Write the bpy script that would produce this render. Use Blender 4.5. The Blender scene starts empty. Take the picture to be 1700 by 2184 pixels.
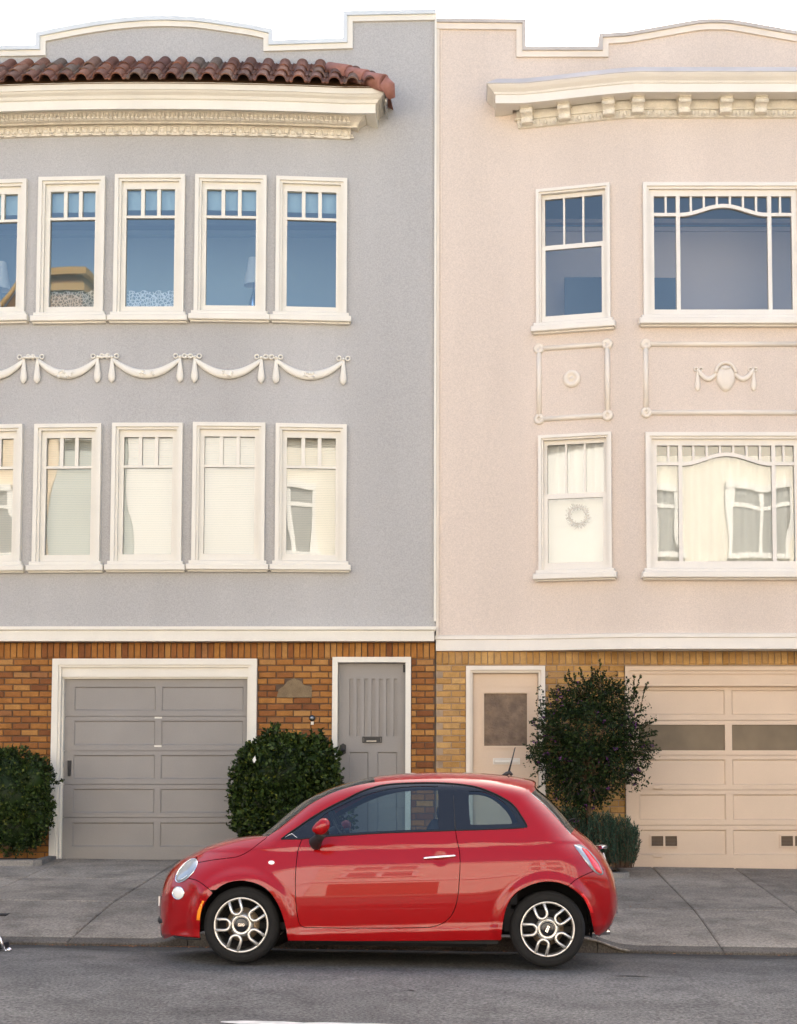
import bpy, bmesh, math, random
from mathutils import Vector, Matrix, noise as mnoise
from mathutils.geometry import delaunay_2d_cdt
random.seed(7)
R = math.radians
scene = bpy.context.scene
COL = scene.collection

# ---------------------------------------------------------------- camera
CAM = Vector((0.0, -10.0, 1.596)); PITCH = R(3.5); FPX = 2850.0
PPX, PPY = 1000.0, 1600.0 - 2850.0 * math.tan(PITCH)
cd = bpy.data.cameras.new('camera'); cam = bpy.data.objects.new('camera', cd); COL.objects.link(cam)
cam.location = CAM; cam.rotation_euler = (R(90) + PITCH, 0, 0)
cd.sensor_width = 36; cd.sensor_height = 36; cd.lens = FPX / 2183 * 36
cd.shift_x = -(PPX - 850) / 2183; cd.shift_y = (PPY - 1091.5) / 2183
cd.clip_start = 0.1; cd.clip_end = 2000
scene.camera = cam

# ---------------------------------------------------------------- world, sun, exposure
SUN_EL, SUN_AZ = R(47), R(16)          # the sun stands behind the houses, a little to the right
world = bpy.data.worlds.new('World'); scene.world = world; world.use_nodes = True
nt = world.node_tree; nt.nodes.clear()
wo = nt.nodes.new('ShaderNodeOutputWorld'); bg = nt.nodes.new('ShaderNodeBackground'); sky = nt.nodes.new('ShaderNodeTexSky')
sky.sky_type = 'NISHITA'; sky.sun_disc = False; sky.sun_elevation = SUN_EL; sky.sun_rotation = SUN_AZ
sky.air_density = 0.85; sky.dust_density = 4.5; sky.ozone_density = 0.3
bg.inputs['Strength'].default_value = 0.15
nt.links.new(sky.outputs[0], bg.inputs[0]); nt.links.new(bg.outputs[0], wo.inputs[0])
sd = bpy.data.lights.new('sun', 'SUN'); sun = bpy.data.objects.new('sun', sd); COL.objects.link(sun)
sd.energy = 5.0; sd.angle = R(0.5); sd.color = (1.0, 0.93, 0.82)
sdir = Vector((math.sin(SUN_AZ) * math.cos(SUN_EL), math.cos(SUN_AZ) * math.cos(SUN_EL), math.sin(SUN_EL)))
sun.rotation_euler = sdir.to_track_quat('Z', 'Y').to_euler(); sun.location = (5, 20, 30)
scene.view_settings.view_transform = 'Standard'; scene.view_settings.look = 'None'
scene.view_settings.exposure = 1.80; scene.view_settings.gamma = 1.0
scene.view_settings.use_curve_mapping = False
scene.render.engine = 'CYCLES'
scene.cycles.max_bounces = 8; scene.cycles.diffuse_bounces = 4; scene.cycles.glossy_bounces = 4
scene.cycles.transparent_max_bounces = 16; scene.cycles.caustics_reflective = False; scene.cycles.caustics_refractive = False

# ---------------------------------------------------------------- measuring: a pixel of the photograph -> point on a plane of the place
FW = Vector((0, math.cos(PITCH), math.sin(PITCH))); UP = Vector((0, -math.sin(PITCH), math.cos(PITCH))); RT = Vector((1, 0, 0))
def ray(vx, vy): return RT * ((vx - PPX) / FPX) + UP * ((PPY - vy) / FPX) + FW
def P(vx, vy, Y):
    d = ray(vx, vy); t = (Y - CAM.y) / d.y
    return CAM + d * t
def PX(vx, Y, vy=1500): return P(vx, vy, Y).x
def PZ(vy, Y): return P(1000, vy, Y).z
def sm(a, b, t):
    t = max(0.0, min(1.0, (t - a) / (b - a))); return t * t * (3 - 2 * t)

# ---------------------------------------------------------------- mesh helpers
def tag(o, label=None, cat=None, group=None, kind=None):
    if label: o['label'] = label
    if cat: o['category'] = cat
    if group: o['group'] = group
    if kind: o['kind'] = kind
    return o
def empty(name, loc=(0, 0, 0), label=None, cat=None, group=None):
    o = bpy.data.objects.new(name, None); COL.objects.link(o); o.location = loc; o.empty_display_size = .2
    return tag(o, label, cat, group)
class MB:
    def __init__(s): s.v = []; s.f = []; s.m = []; s.s = []; s.nrm = {}
    def add(s, vs, fs, m=0, sm_=False):
        k = len(s.v); s.v += [tuple(v) for v in vs]
        for f in fs: s.f.append(tuple(i + k for i in f)); s.m.append(m); s.s.append(sm_)
        return k
    def box(s, x0, x1, y0, y1, z0, z1, m=0):
        s.add([(x0,y0,z0),(x1,y0,z0),(x1,y1,z0),(x0,y1,z0),(x0,y0,z1),(x1,y0,z1),(x1,y1,z1),(x0,y1,z1)],
              [(0,3,2,1),(4,5,6,7),(0,1,5,4),(1,2,6,5),(2,3,7,6),(3,0,4,7)], m)
    def cbox(s, x0, x1, y0, y1, z0, z1, c=.006, m=0):
        # box whose front (low y) face is chamfered
        s.add([(x0,y0+c,z0),(x1,y0+c,z0),(x1,y0+c,z1),(x0,y0+c,z1),(x0+c,y0,z0+c),(x1-c,y0,z0+c),(x1-c,y0,z1-c),(x0+c,y0,z1-c),
               (x0,y1,z0),(x1,y1,z0),(x1,y1,z1),(x0,y1,z1)],
              [(4,5,6,7),(0,1,5,4),(1,2,6,5),(2,3,7,6),(3,0,4,7),(0,8,9,1),(1,9,10,2),(2,10,11,3),(3,11,8,0),(8,11,10,9)], m)
    def tube(s, pts, r, n=8, m=0, cap=True, smooth=True, flat=1.0):
        pts = [Vector(p) for p in pts]; k = len(s.v); rings = []
        for i, p in enumerate(pts):
            a = pts[max(0, i - 1)]; b = pts[min(len(pts) - 1, i + 1)]; t = (b - a)
            t = t.normalized() if t.length > 1e-9 else Vector((0, 0, 1))
            ref = Vector((0, 1, 0)) if abs(t.y) < .9 else Vector((1, 0, 0))
            u = t.cross(ref).normalized(); w = u.cross(t).normalized()
            rr = r[i] if isinstance(r, (list, tuple)) else r
            for j in range(n):
                a_ = 2 * math.pi * j / n
                s.v.append(tuple(p + u * (rr * math.cos(a_)) + w * (rr * flat * math.sin(a_))))
        for i in range(len(pts) - 1):
            for j in range(n):
                a0 = k + i * n + j; a1 = k + i * n + (j + 1) % n
                s.f.append((a0, a1, a1 + n, a0 + n)); s.m.append(m); s.s.append(smooth)
        if cap:
            s.f.append(tuple(k + j for j in range(n))[::-1]); s.m.append(m); s.s.append(False)
            e = k + (len(pts) - 1) * n
            s.f.append(tuple(e + j for j in range(n))); s.m.append(m); s.s.append(False)
    def lathe(s, prof, n=24, M=None, m=0, smooth=True, close=False):
        # prof: (radius, height) about local z; M places it
        M = M or Matrix(); k = len(s.v); L = len(prof)
        for (r_, h) in prof:
            for j in range(n):
                a = 2 * math.pi * j / n; s.v.append(tuple(M @ Vector((r_ * math.cos(a), r_ * math.sin(a), h))))
        for i in range(L - 1 if not close else L):
            for j in range(n):
                a0 = k + i * n + j; a1 = k + i * n + (j + 1) % n; b0 = k + ((i + 1) % L) * n + j; b1 = k + ((i + 1) % L) * n + (j + 1) % n
                s.f.append((a0, a1, b1, b0)); s.m.append(m); s.s.append(smooth)
    def prism(s, pts, y0, y1, m=0):
        # polygon in (x,z) given counter-clockwise seen from -y, extruded y0 -> y1
        n = len(pts)
        k = len(s.v); s.v += [(p[0], y0, p[1]) for p in pts] + [(p[0], y1, p[1]) for p in pts]
        s.f.append(tuple(range(k, k + n))); s.m.append(m); s.s.append(False)
        s.f.append(tuple(range(k + 2 * n - 1, k + n - 1, -1))); s.m.append(m); s.s.append(False)
        for i in range(n):
            j = (i + 1) % n; s.f.append((k + i, k + n + i, k + n + j, k + j)); s.m.append(m); s.s.append(False)
    def grid(s, fn, nu, nv, m=0, smooth=True, flip=False):
        k = len(s.v)
        for i in range(nu + 1):
            for j in range(nv + 1): s.v.append(tuple(fn(i / nu, j / nv)))
        for i in range(nu):
            for j in range(nv):
                a = k + i * (nv + 1) + j; q = (a, a + nv + 1, a + nv + 2, a + 1)
                s.f.append(q[::-1] if flip else q); s.m.append(m); s.s.append(smooth)
    def mesh(s, name, mats):
        me = bpy.data.meshes.new(name); me.from_pydata(s.v, [], s.f)
        mats = mats if isinstance(mats, (list, tuple)) else [mats]
        for q in mats: me.materials.append(q)
        me.polygons.foreach_set('material_index', s.m); me.polygons.foreach_set('use_smooth', s.s)
        me.update(); return me
    def build(s, name, mats, parent=None, loc=None, rz=None, label=None, cat=None, group=None, kind=None):
        o = bpy.data.objects.new(name, s.mesh(name, mats)); COL.objects.link(o)
        if parent: o.parent = parent
        if loc is not None: o.location = loc
        if rz is not None: o.rotation_euler = (0, 0, rz)
        return tag(o, label, cat, group, kind)
def inst(name, me, parent=None, loc=None, rot=None, scale=None):
    o = bpy.data.objects.new(name, me); COL.objects.link(o)
    if parent: o.parent = parent
    if loc is not None: o.location = loc
    if rot is not None: o.rotation_euler = rot
    if scale is not None: o.scale = scale
    return o
def fixn(o):
    bm = bmesh.new(); bm.from_mesh(o.data); bmesh.ops.recalc_face_normals(bm, faces=bm.faces); bm.to_mesh(o.data); bm.free(); return o

# ---------------------------------------------------------------- materials
def mat(name, col=(.5, .5, .5), rough=.6, metal=0.0, **kw):
    m = bpy.data.materials.new(name); m.use_nodes = True; n = m.node_tree.nodes; l = m.node_tree.links
    b = n['Principled BSDF']; b.inputs['Base Color'].default_value = (*col, 1); b.inputs['Roughness'].default_value = rough; b.inputs['Metallic'].default_value = metal
    for k, v in kw.items(): b.inputs[k.replace('_', ' ')].default_value = v
    m.diffuse_color = (*col, 1); return m
def surf(name, col, rough=.85, var=.12, scale=1.2, fine=60., bump=.3, bdist=.004, col2=None, speck=0.0, streak=False, spec=.3):
    """paint or stone: broad mottling, fine grain, relief"""
    m = mat(name, col, rough); n = m.node_tree.nodes; l = m.node_tree.links; b = n['Principled BSDF']; b.inputs['Specular IOR Level'].default_value = spec
    tc = n.new('ShaderNodeTexCoord'); n1 = n.new('ShaderNodeTexNoise'); n1.inputs['Scale'].default_value = scale; n1.inputs['Detail'].default_value = 5
    mp = n.new('ShaderNodeMapping'); l.new(tc.outputs['Object'], mp.inputs[0])
    if streak: mp.inputs['Scale'].default_value = (1, 1, .18)
    l.new(mp.outputs[0], n1.inputs['Vector'])
    rp = n.new('ShaderNodeValToRGB'); rp.color_ramp.elements[0].position = .3; rp.color_ramp.elements[1].position = .7
    c2 = col2 or tuple(c * (1 - var) for c in col); c1 = tuple(min(1, c * (1 + var * .5)) for c in col)
    rp.color_ramp.elements[0].color = (*c2, 1); rp.color_ramp.elements[1].color = (*c1, 1)
    l.new(n1.outputs['Fac'], rp.inputs[0])
    n2 = n.new('ShaderNodeTexNoise'); n2.inputs['Scale'].default_value = fine; n2.inputs['Detail'].default_value = 3; n2.inputs['Roughness'].default_value = .7
    l.new(tc.outputs['Object'], n2.inputs['Vector'])
    out = rp.outputs[0]
    if speck > 0:
        mx = n.new('ShaderNodeMixRGB'); mx.blend_type = 'MULTIPLY'; mx.inputs[0].default_value = 1
        r2 = n.new('ShaderNodeValToRGB'); r2.color_ramp.elements[0].position = .3; r2.color_ramp.elements[1].position = .7
        r2.color_ramp.elements[0].color = (1 - speck,) * 3 + (1,); r2.color_ramp.elements[1].color = (1 + speck * .4,) * 3 + (1,)
        l.new(n2.outputs['Fac'], r2.inputs[0]); l.new(out, mx.inputs[1]); l.new(r2.outputs[0], mx.inputs[2]); out = mx.outputs[0]
    l.new(out, b.inputs['Base Color'])
    bp = n.new('ShaderNodeBump'); bp.inputs['Strength'].default_value = bump; bp.inputs['Distance'].default_value = bdist
    l.new(n2.outputs['Fac'], bp.inputs['Height']); l.new(bp.outputs[0], b.inputs['Normal'])
    return m
def pieces(name, stops, rough=.85, grain=90., bump=.5, spec=.25, mott=.25):
    """bricks, tiles, slabs: every piece (object or island) gets its own tone"""
    m = mat(name, stops[0][1], rough); n = m.node_tree.nodes; l = m.node_tree.links; b = n['Principled BSDF']; b.inputs['Specular IOR Level'].default_value = spec
    oi = n.new('ShaderNodeObjectInfo'); ge = n.new('ShaderNodeNewGeometry'); ad = n.new('ShaderNodeMath'); ad.operation = 'ADD'
    l.new(oi.outputs['Random'], ad.inputs[0]); l.new(ge.outputs['Random Per Island'], ad.inputs[1])
    fr = n.new('ShaderNodeMath'); fr.operation = 'FRACT'; l.new(ad.outputs[0], fr.inputs[0])
    rp = n.new('ShaderNodeValToRGB'); e = rp.color_ramp.elements
    while len(e) < len(stops): e.new(.5)
    for i, (p_, c) in enumerate(stops): e[i].position = p_; e[i].color = (*c, 1)
    l.new(fr.outputs[0], rp.inputs[0])
    tc = n.new('ShaderNodeTexCoord'); n2 = n.new('ShaderNodeTexNoise'); n2.inputs['Scale'].default_value = grain; n2.inputs['Detail'].default_value = 4
    n3 = n.new('ShaderNodeTexNoise'); n3.inputs['Scale'].default_value = grain * .12
    mpw = n.new('ShaderNodeNewGeometry'); l.new(mpw.outputs['Position'], n2.inputs['Vector']); l.new(mpw.outputs['Position'], n3.inputs['Vector'])
    mx = n.new('ShaderNodeMixRGB'); mx.blend_type = 'MULTIPLY'; mx.inputs[0].default_value = 1
    sumn = n.new('ShaderNodeMixRGB'); sumn.inputs[0].default_value = .5; l.new(n2.outputs['Fac'], sumn.inputs[1]); l.new(n3.outputs['Fac'], sumn.inputs[2])
    r2 = n.new('ShaderNodeValToRGB'); r2.color_ramp.elements[0].position = .35; r2.color_ramp.elements[1].position = .65
    r2.color_ramp.elements[0].color = (1 - mott,) * 3 + (1,); r2.color_ramp.elements[1].color = (1 + mott * .5,) * 3 + (1,)
    l.new(sumn.outputs[0], r2.inputs[0]); l.new(rp.outputs[0], mx.inputs[1]); l.new(r2.outputs[0], mx.inputs[2]); l.new(mx.outputs[0], b.inputs['Base Color'])
    bp = n.new('ShaderNodeBump'); bp.inputs['Strength'].default_value = bump; bp.inputs['Distance'].default_value = .003
    l.new(n2.outputs['Fac'], bp.inputs['Height']); l.new(bp.outputs[0], b.inputs['Normal'])
    return m
def glass(name, refl=.12, tint=(.8, .85, .88), wave=.0, rough=0.0, wscale=2.0, gcol=(.95, .97, .97)):
    """thin pane: see-through plus mirror, slightly wavy"""
    m = bpy.data.materials.new(name); m.use_nodes = True; n = m.node_tree.nodes; l = m.node_tree.links; n.clear()
    o = n.new('ShaderNodeOutputMaterial'); t = n.new('ShaderNodeBsdfTransparent'); g = n.new('ShaderNodeBsdfGlossy'); mx = n.new('ShaderNodeMixShader')
    t.inputs[0].default_value = (*tint, 1); g.inputs['Roughness'].default_value = rough; g.inputs['Color'].default_value = (*gcol, 1)
    fr = n.new('ShaderNodeFresnel'); fr.inputs['IOR'].default_value = 1.5
    mr = n.new('ShaderNodeMapRange'); mr.inputs['From Min'].default_value = .04; mr.inputs['From Max'].default_value = 1; mr.inputs['To Min'].default_value = refl; mr.inputs['To Max'].default_value = 1
    l.new(fr.outputs[0], mr.inputs['Value']); l.new(mr.outputs[0], mx.inputs[0])
    l.new(t.outputs[0], mx.inputs[1]); l.new(g.outputs[0], mx.inputs[2]); l.new(mx.outputs[0], o.inputs[0])
    if wave > 0:
        ge = n.new('ShaderNodeNewGeometry'); nz = n.new('ShaderNodeTexNoise'); nz.inputs['Scale'].default_value = wscale; nz.inputs['Detail'].default_value = 1
        mp = n.new('ShaderNodeMapping'); mp.inputs['Scale'].default_value = (1.4, 1, .5); l.new(ge.outputs['Position'], mp.inputs[0]); l.new(mp.outputs[0], nz.inputs['Vector'])
        bp = n.new('ShaderNodeBump'); bp.inputs['Strength'].default_value = 1; bp.inputs['Distance'].default_value = wave
        l.new(nz.outputs['Fac'], bp.inputs['Height']); l.new(bp.outputs[0], g.inputs['Normal'])
    return m

M = {}
M['grey_stucco'] = surf('grey_stucco', (.455, .445, .425), .9, .10, .9, 75, .2, .004, speck=.22, streak=True)
M['pink_stucco'] = surf('pink_stucco', (.675, .575, .485), .9, .09, .9, 75, .2, .004, speck=.18, streak=True)
M['pink_trim'] = surf('pink_trim', (.74, .665, .56), .8, .08, 2, 80, .2, .002)
M['cream'] = surf('cream_paint', (.74, .705, .61), .6, .05, 2.5, 70, .12, .002, speck=.04)
M['cream_aged'] = surf('cream_paint_aged', (.74, .685, .57), .7, .12, 9, 60, .3, .003, speck=.1)
M['white_right'] = surf('white_trim_paint', (.75, .705, .62), .6, .05, 2.5, 70, .12, .002, speck=.04)
M['coping'] = surf('metal_coping', (.62, .66, .67), .8, .1, 3, 40, .1, .002); M['coping_dull'] = surf('metal_coping_dull', (.50, .46, .42), .9, .12, 3, 40, .1, .002)
M['mortar_dark'] = surf('mortar_dark', (.13, .085, .055), .95, .25, 8, 120, .6, .004)
M['mortar_light'] = surf('mortar_light', (.34, .25, .17), .95, .2, 8, 120, .6, .004)
M['brick_red'] = pieces('brick_red', [(0, (.19, .070, .025)), (.25, (.26, .100, .030)), (.5, (.33, .138, .036)), (.78, (.38, .170, .042)), (.93, (.43, .22, .070)), (1, (.21, .08, .035))])
M['brick_yellow'] = pieces('brick_yellow', [(0, (.38, .205, .065)), (.4, (.46, .26, .085)), (.75, (.53, .32, .12)), (1, (.40, .23, .09))])
M['grey_door'] = surf('grey_door_paint', (.275, .258, .236), .5, .06, 2, 60, .1, .002, speck=.05)
M['pink_door'] = surf('pink_door_paint', (.64, .498, .365), .5, .05, 2, 60, .1, .002, speck=.04)
M['tile'] = pieces('roof_tile_clay', [(0, (.10, .045, .030)), (.3, (.17, .07, .042)), (.55, (.13, .06, .045)), (.8, (.22, .09, .05)), (1, (.15, .11, .08))], .8, 60, .6, mott=.4)
M['hip_pink'] = surf('hip_tile_pink', (.34, .165, .135), .8, .3, 7, 70, .4, .004, col2=(.24, .10, .065))
M['black_gloss'] = mat('black_gloss', (.012, .014, .018), .15)
M['black_rubber'] = surf('tyre_rubber', (.012, .012, .012), .85, .2, 20, 120, .3, .002)
M['black_plastic'] = mat('black_plastic', (.015, .015, .016), .5)
M['dark'] = mat('dark_void', (.008, .008, .009), .9)
M['chrome'] = mat('chrome', (.8, .8, .8), .12, 1.0)
M['steel'] = mat('worn_steel', (.42, .41, .38), .35, 1.0)
M['bark'] = surf('bark', (.12, .075, .045), .95, .3, 20, 50, .8, .01)
M['wood_inside'] = mat('floor_boards', (.25, .15, .08), .5)
M['room'] = mat('room_paint', (.30, .42, .44), .9)  # room colours tinted blue in place of sky reflected in the upper panes
M['room_white'] = mat('room_ceiling', (.42, .54, .58), .9)
M['blind'] = mat('blind_slat', (.70, .70, .66), .7)
M['shade'] = mat('lamp_shade_cloth', (.75, .74, .72), .9)
# ================================================================ SETTING
WALL = 6.3
def gz(x): return -.014 * (x + 1.71)
def road_prof(Y):
    if Y >= -1.6: return -.045 * Y - .014 * Y * Y if Y > 0 else (-.045 * Y - .014 * Y * Y)
    return .036 - .003 * (Y + 1.6) ** 2
def road_z(x, Y): return gz(x) + road_prof(Y)
KY = 1.76
def kerb_h(x):
    return .022 + .105 * (sm(-2.75, -2.35, x) - sm(1.0, 1.42, x)) + .105 * (1 - sm(-9.2, -8.8, x)) + .105 * sm(5.2, 5.6, x)
def walk_z(x, Y):
    g = gz(x) - .122
    full = .127 + .053 * (Y - KY)
    low = kerb_h(x)
    if Y >= 3.25: return g + full
    t = (Y - KY) / (3.25 - KY); end = .127 + .053 * (3.25 - KY)
    a = low + (end - low) * (t ** .85)
    return g + a
# materials
def ground_mat(name, col, speckcol, scale, rough=.9, stain=.3, bump=.5, dark=(.02, .02, .02)):
    m = mat(name, col, rough); n = m.node_tree.nodes; l = m.node_tree.links; b = n['Principled BSDF']; b.inputs['Specular IOR Level'].default_value = .25
    ge = n.new('ShaderNodeNewGeometry'); oi = n.new('ShaderNodeObjectInfo')
    n1 = n.new('ShaderNodeTexNoise'); n1.inputs['Scale'].default_value = scale; n1.inputs['Detail'].default_value = 4; n1.inputs['Roughness'].default_value = .75
    n2 = n.new('ShaderNodeTexNoise'); n2.inputs['Scale'].default_value = .55; n2.inputs['Detail'].default_value = 6; n2.inputs['Roughness'].default_value = .6
    n3 = n.new('ShaderNodeTexNoise'); n3.inputs['Scale'].default_value = 3.; n3.inputs['Detail'].default_value = 5
    mp = n.new('ShaderNodeMapping'); mp.inputs['Scale'].default_value = (.35, 1, 1)
    l.new(ge.outputs['Position'], n1.inputs[0]); l.new(ge.outputs['Position'], mp.inputs[0]); l.new(mp.outputs[0], n2.inputs[0]); l.new(ge.outputs['Position'], n3.inputs[0])
    r1 = n.new('ShaderNodeValToRGB'); r1.color_ramp.elements[0].position = .36; r1.color_ramp.elements[1].position = .64
    r1.color_ramp.elements[0].color = (*col, 1); r1.color_ramp.elements[1].color = (*speckcol, 1); l.new(n1.outputs['Fac'], r1.inputs[0])
    r2 = n.new('ShaderNodeValToRGB'); r2.color_ramp.elements[0].position = .35; r2.color_ramp.elements[1].position = .62
    r2.color_ramp.elements[0].color = (1 - stain,) * 3 + (1,); r2.color_ramp.elements[1].color = (1.08, 1.07, 1.05, 1); l.new(n2.outputs['Fac'], r2.inputs[0])
    r3 = n.new('ShaderNodeValToRGB'); r3.color_ramp.elements[0].position = .3; r3.color_ramp.elements[1].position = .55
    r3.color_ramp.elements[0].color = (1 - stain * .8,) * 3 + (1,); r3.color_ramp.elements[1].color = (1, 1, 1, 1); l.new(n3.outputs['Fac'], r3.inputs[0])
    a = n.new('ShaderNodeMixRGB'); a.blend_type = 'MULTIPLY'; a.inputs[0].default_value = 1; l.new(r1.outputs[0], a.inputs[1]); l.new(r2.outputs[0], a.inputs[2])
    c = n.new('ShaderNodeMixRGB'); c.blend_type = 'MULTIPLY'; c.inputs[0].default_value = 1; l.new(a.outputs[0], c.inputs[1]); l.new(r3.outputs[0], c.inputs[2])
    hs = n.new('ShaderNodeHueSaturation'); mr = n.new('ShaderNodeMapRange'); mr.inputs['To Min'].default_value = .88; mr.inputs['To Max'].default_value = 1.1
    l.new(oi.outputs['Random'], mr.inputs['Value']); l.new(mr.outputs[0], hs.inputs['Value']); l.new(c.outputs[0], hs.inputs['Color']); l.new(hs.outputs[0], b.inputs['Base Color'])
    bp = n.new('ShaderNodeBump'); bp.inputs['Strength'].default_value = bump; bp.inputs['Distance'].default_value = .006
    l.new(n1.outputs['Fac'], bp.inputs['Height']); l.new(bp.outputs[0], b.inputs['Normal'])
    return m
def gutter_shade(m):  # darker towards the kerb: shade under the car put into the asphalt colour
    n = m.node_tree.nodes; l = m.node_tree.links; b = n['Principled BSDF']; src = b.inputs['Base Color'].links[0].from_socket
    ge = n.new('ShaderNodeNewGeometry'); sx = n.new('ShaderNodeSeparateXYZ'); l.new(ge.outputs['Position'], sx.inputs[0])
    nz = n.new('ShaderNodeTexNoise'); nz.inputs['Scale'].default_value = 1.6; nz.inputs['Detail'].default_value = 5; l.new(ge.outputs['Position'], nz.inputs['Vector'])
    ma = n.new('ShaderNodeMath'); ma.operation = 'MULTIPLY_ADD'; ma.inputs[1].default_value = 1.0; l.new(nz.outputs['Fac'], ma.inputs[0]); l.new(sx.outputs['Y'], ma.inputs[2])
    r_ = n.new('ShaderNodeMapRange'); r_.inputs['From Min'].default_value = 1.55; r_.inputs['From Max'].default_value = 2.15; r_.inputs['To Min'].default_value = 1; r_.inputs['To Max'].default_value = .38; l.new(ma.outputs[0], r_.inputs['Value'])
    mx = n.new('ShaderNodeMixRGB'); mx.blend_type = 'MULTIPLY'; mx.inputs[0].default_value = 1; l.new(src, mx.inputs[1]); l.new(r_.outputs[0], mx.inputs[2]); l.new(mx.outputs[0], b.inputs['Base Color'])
M['asphalt'] = ground_mat('asphalt', (.065, .063, .060), (.245, .237, .222), 48, stain=.36, bump=.8)
gutter_shade(M['asphalt'])
M['concrete'] = ground_mat('pavement_concrete', (.21, .18, .142), (.42, .372, .305), 42, stain=.45, bump=.5)
M['kerb'] = ground_mat('kerb_concrete', (.085, .075, .062), (.18, .16, .135), 60, stain=.5)  # kerb colour darkened to stand in for shade beneath the car
M['earth'] = surf('earth', (.05, .035, .022), .95, .3, 8, 60, .8, .01)

g = MB(); g.grid(lambda u, v: (-400 + 800 * u, -400 + 800 * v, -1.6), 4, 4)
fixn(g.build('ground', M['earth'], kind='structure'))
# road: one sheet, fine near the car
def xs(): return [-70, -40, -20, -12] + [-8 + .5 * i for i in range(33)] + [12, 20, 40, 70]
def ys(): return [-10.2 + .4 * i for i in range(21)] + [-1.8 + .2 * i for i in range(9)] + [.12, .3, .5, .7, .9, 1.1, 1.3, 1.5, 1.65, KY + .02]
X_, Y_ = xs(), sorted(set(ys())); g = MB()
g.add([(x, y, road_z(x, y)) for x in X_ for y in Y_], [(i * len(Y_) + j, (i + 1) * len(Y_) + j, (i + 1) * len(Y_) + j + 1, i * len(Y_) + j + 1) for i in range(len(X_) - 1) for j in range(len(Y_) - 1)], 0, True)
road = g.build('road', M['asphalt'], kind='structure')
# tar-filled cracks lie on the road by the gutter
M['tar'] = mat('tar', (.022, .022, .022), .6)
g = MB()
def strip(pts, w, zf, dz=.004):
    k = []
    for i, (x, y) in enumerate(pts):
        ww = w * (0.25 if i in (0, len(pts) - 1) else random.uniform(.6, 1.2))
        k += [(x, y - ww / 2, zf(x, y - ww / 2) + dz), (x, y + ww / 2, zf(x, y + ww / 2) + dz)]
    g.add(k, [(2 * i, 2 * i + 2, 2 * i + 3, 2 * i + 1) for i in range(len(pts) - 1)])
def wob(x0, y0, x1, y1, n=10, a=.02): return [(x0 + (x1 - x0) * i / n, y0 + (y1 - y0) * i / n + random.uniform(-a, a)) for i in range(n + 1)]
strip(wob(-3.3, 1.35, -2.6, 1.12), .035, road_z); strip(wob(-2.2, .95, -1.75, .93), .06, road_z); strip(wob(-4.2, 1.42, -3.2, 1.5), .03, road_z)
strip(wob(1.05, -.22, 1.3, -.25, 5), .03, road_z); strip(wob(2.02, -.4, 2.12, -.42, 4), .03, road_z); strip(wob(-.42, -1.05, -.35, -1.05, 3), .03, road_z); strip(wob(1.5, 1.35, 4.2, 1.55, 14), .03, road_z)
tag(g.build('tar_seam', M['tar'], kind='structure'))
# painted line at the very bottom of the picture
M['road_paint'] = surf('road_paint', (.50, .49, .46), .7, .3, 12, 80, .3, .002, col2=(.35, .35, .34))
mk = MB(); g = mk; strip([(-1.43 + .12 * i, -2.185 - .006 * i) for i in range(12)], .10, road_z, .005)
mk.build('road_marking', M['road_paint'], kind='structure')

# kerb stones and pavement slabs
def slab(name, x0, x1, y0, y1, mt, zf, gap=.009, drop=.22, nx=4, ny=4, par=None, dz=0):
    s = MB(); x0 += gap / 2; x1 -= gap / 2; y0 += gap / 2; y1 -= gap / 2; b_ = .012
    us = [0, b_ / (x1 - x0)] + [i / nx for i in range(1, nx)] + [1 - b_ / (x1 - x0), 1]
    vs = [0, b_ / (y1 - y0)] + [i / ny for i in range(1, ny)] + [1 - b_ / (y1 - y0), 1]
    vv = []
    for u in us:
        for v in vs:
            x = x0 + (x1 - x0) * u; y = y0 + (y1 - y0) * v; e = (u in (0, 1)) or (v in (0, 1))
            vv.append((x, y, zf(x, y) + dz - (.008 if e else 0)))
    m_ = len(vs); F = [(i * m_ + j, (i + 1) * m_ + j, (i + 1) * m_ + j + 1, i * m_ + j + 1) for i in range(len(us) - 1) for j in range(m_ - 1)]
    s.add(vv, F, 0, False); top = len(vv)
    loop = [i * m_ for i in range(len(us))] + [(len(us) - 1) * m_ + j for j in range(1, m_)] + [i * m_ + m_ - 1 for i in range(len(us) - 2, -1, -1)] + [j for j in range(m_ - 2, 0, -1)]
    k = s.add([(vv[i][0], vv[i][1], vv[i][2] - drop) for i in loop], []); n_ = len(loop)
    for i in range(n_): s.f.append((loop[i], k + i, k + (i + 1) % n_, loop[(i + 1) % n_])); s.m.append(0); s.s.append(False)
    return s.build(name, mt, par)
walk = MB(); walk.grid(lambda u, v: (-60 + 120 * u, KY + .02 + (WALL + .4 - KY) * v, 0), 120, 12)
walk.v = [(x, y, walk_z(x, y) - (.16 if y < 3.4 else .04)) for (x, y, z) in walk.v]
walk = walk.build('pavement', M['mortar_dark'], kind='structure')
XJ = [-9.9, -8.6, -7.3, -6.1, -4.87, -3.50, -2.45, -1.25, 0, 1.12, 2.22, 3.22, 4.5, 5.8, 7.1, 8.4]
YJ = [KY + .16, 3.3, 4.75, WALL + .02]
for i in range(len(XJ) - 1):
    for j in range(3): slab('paving_slab', XJ[i], XJ[i + 1], YJ[j], YJ[j + 1], M['concrete'], walk_z, par=walk, dz=random.uniform(-.002, .002))
for i in range(len(XJ) - 1): slab('kerb_stone', XJ[i], XJ[i + 1], KY, KY + .155, M['kerb'], walk_z, gap=.006, drop=.3, nx=6, ny=1, par=walk, dz=.004)
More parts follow.
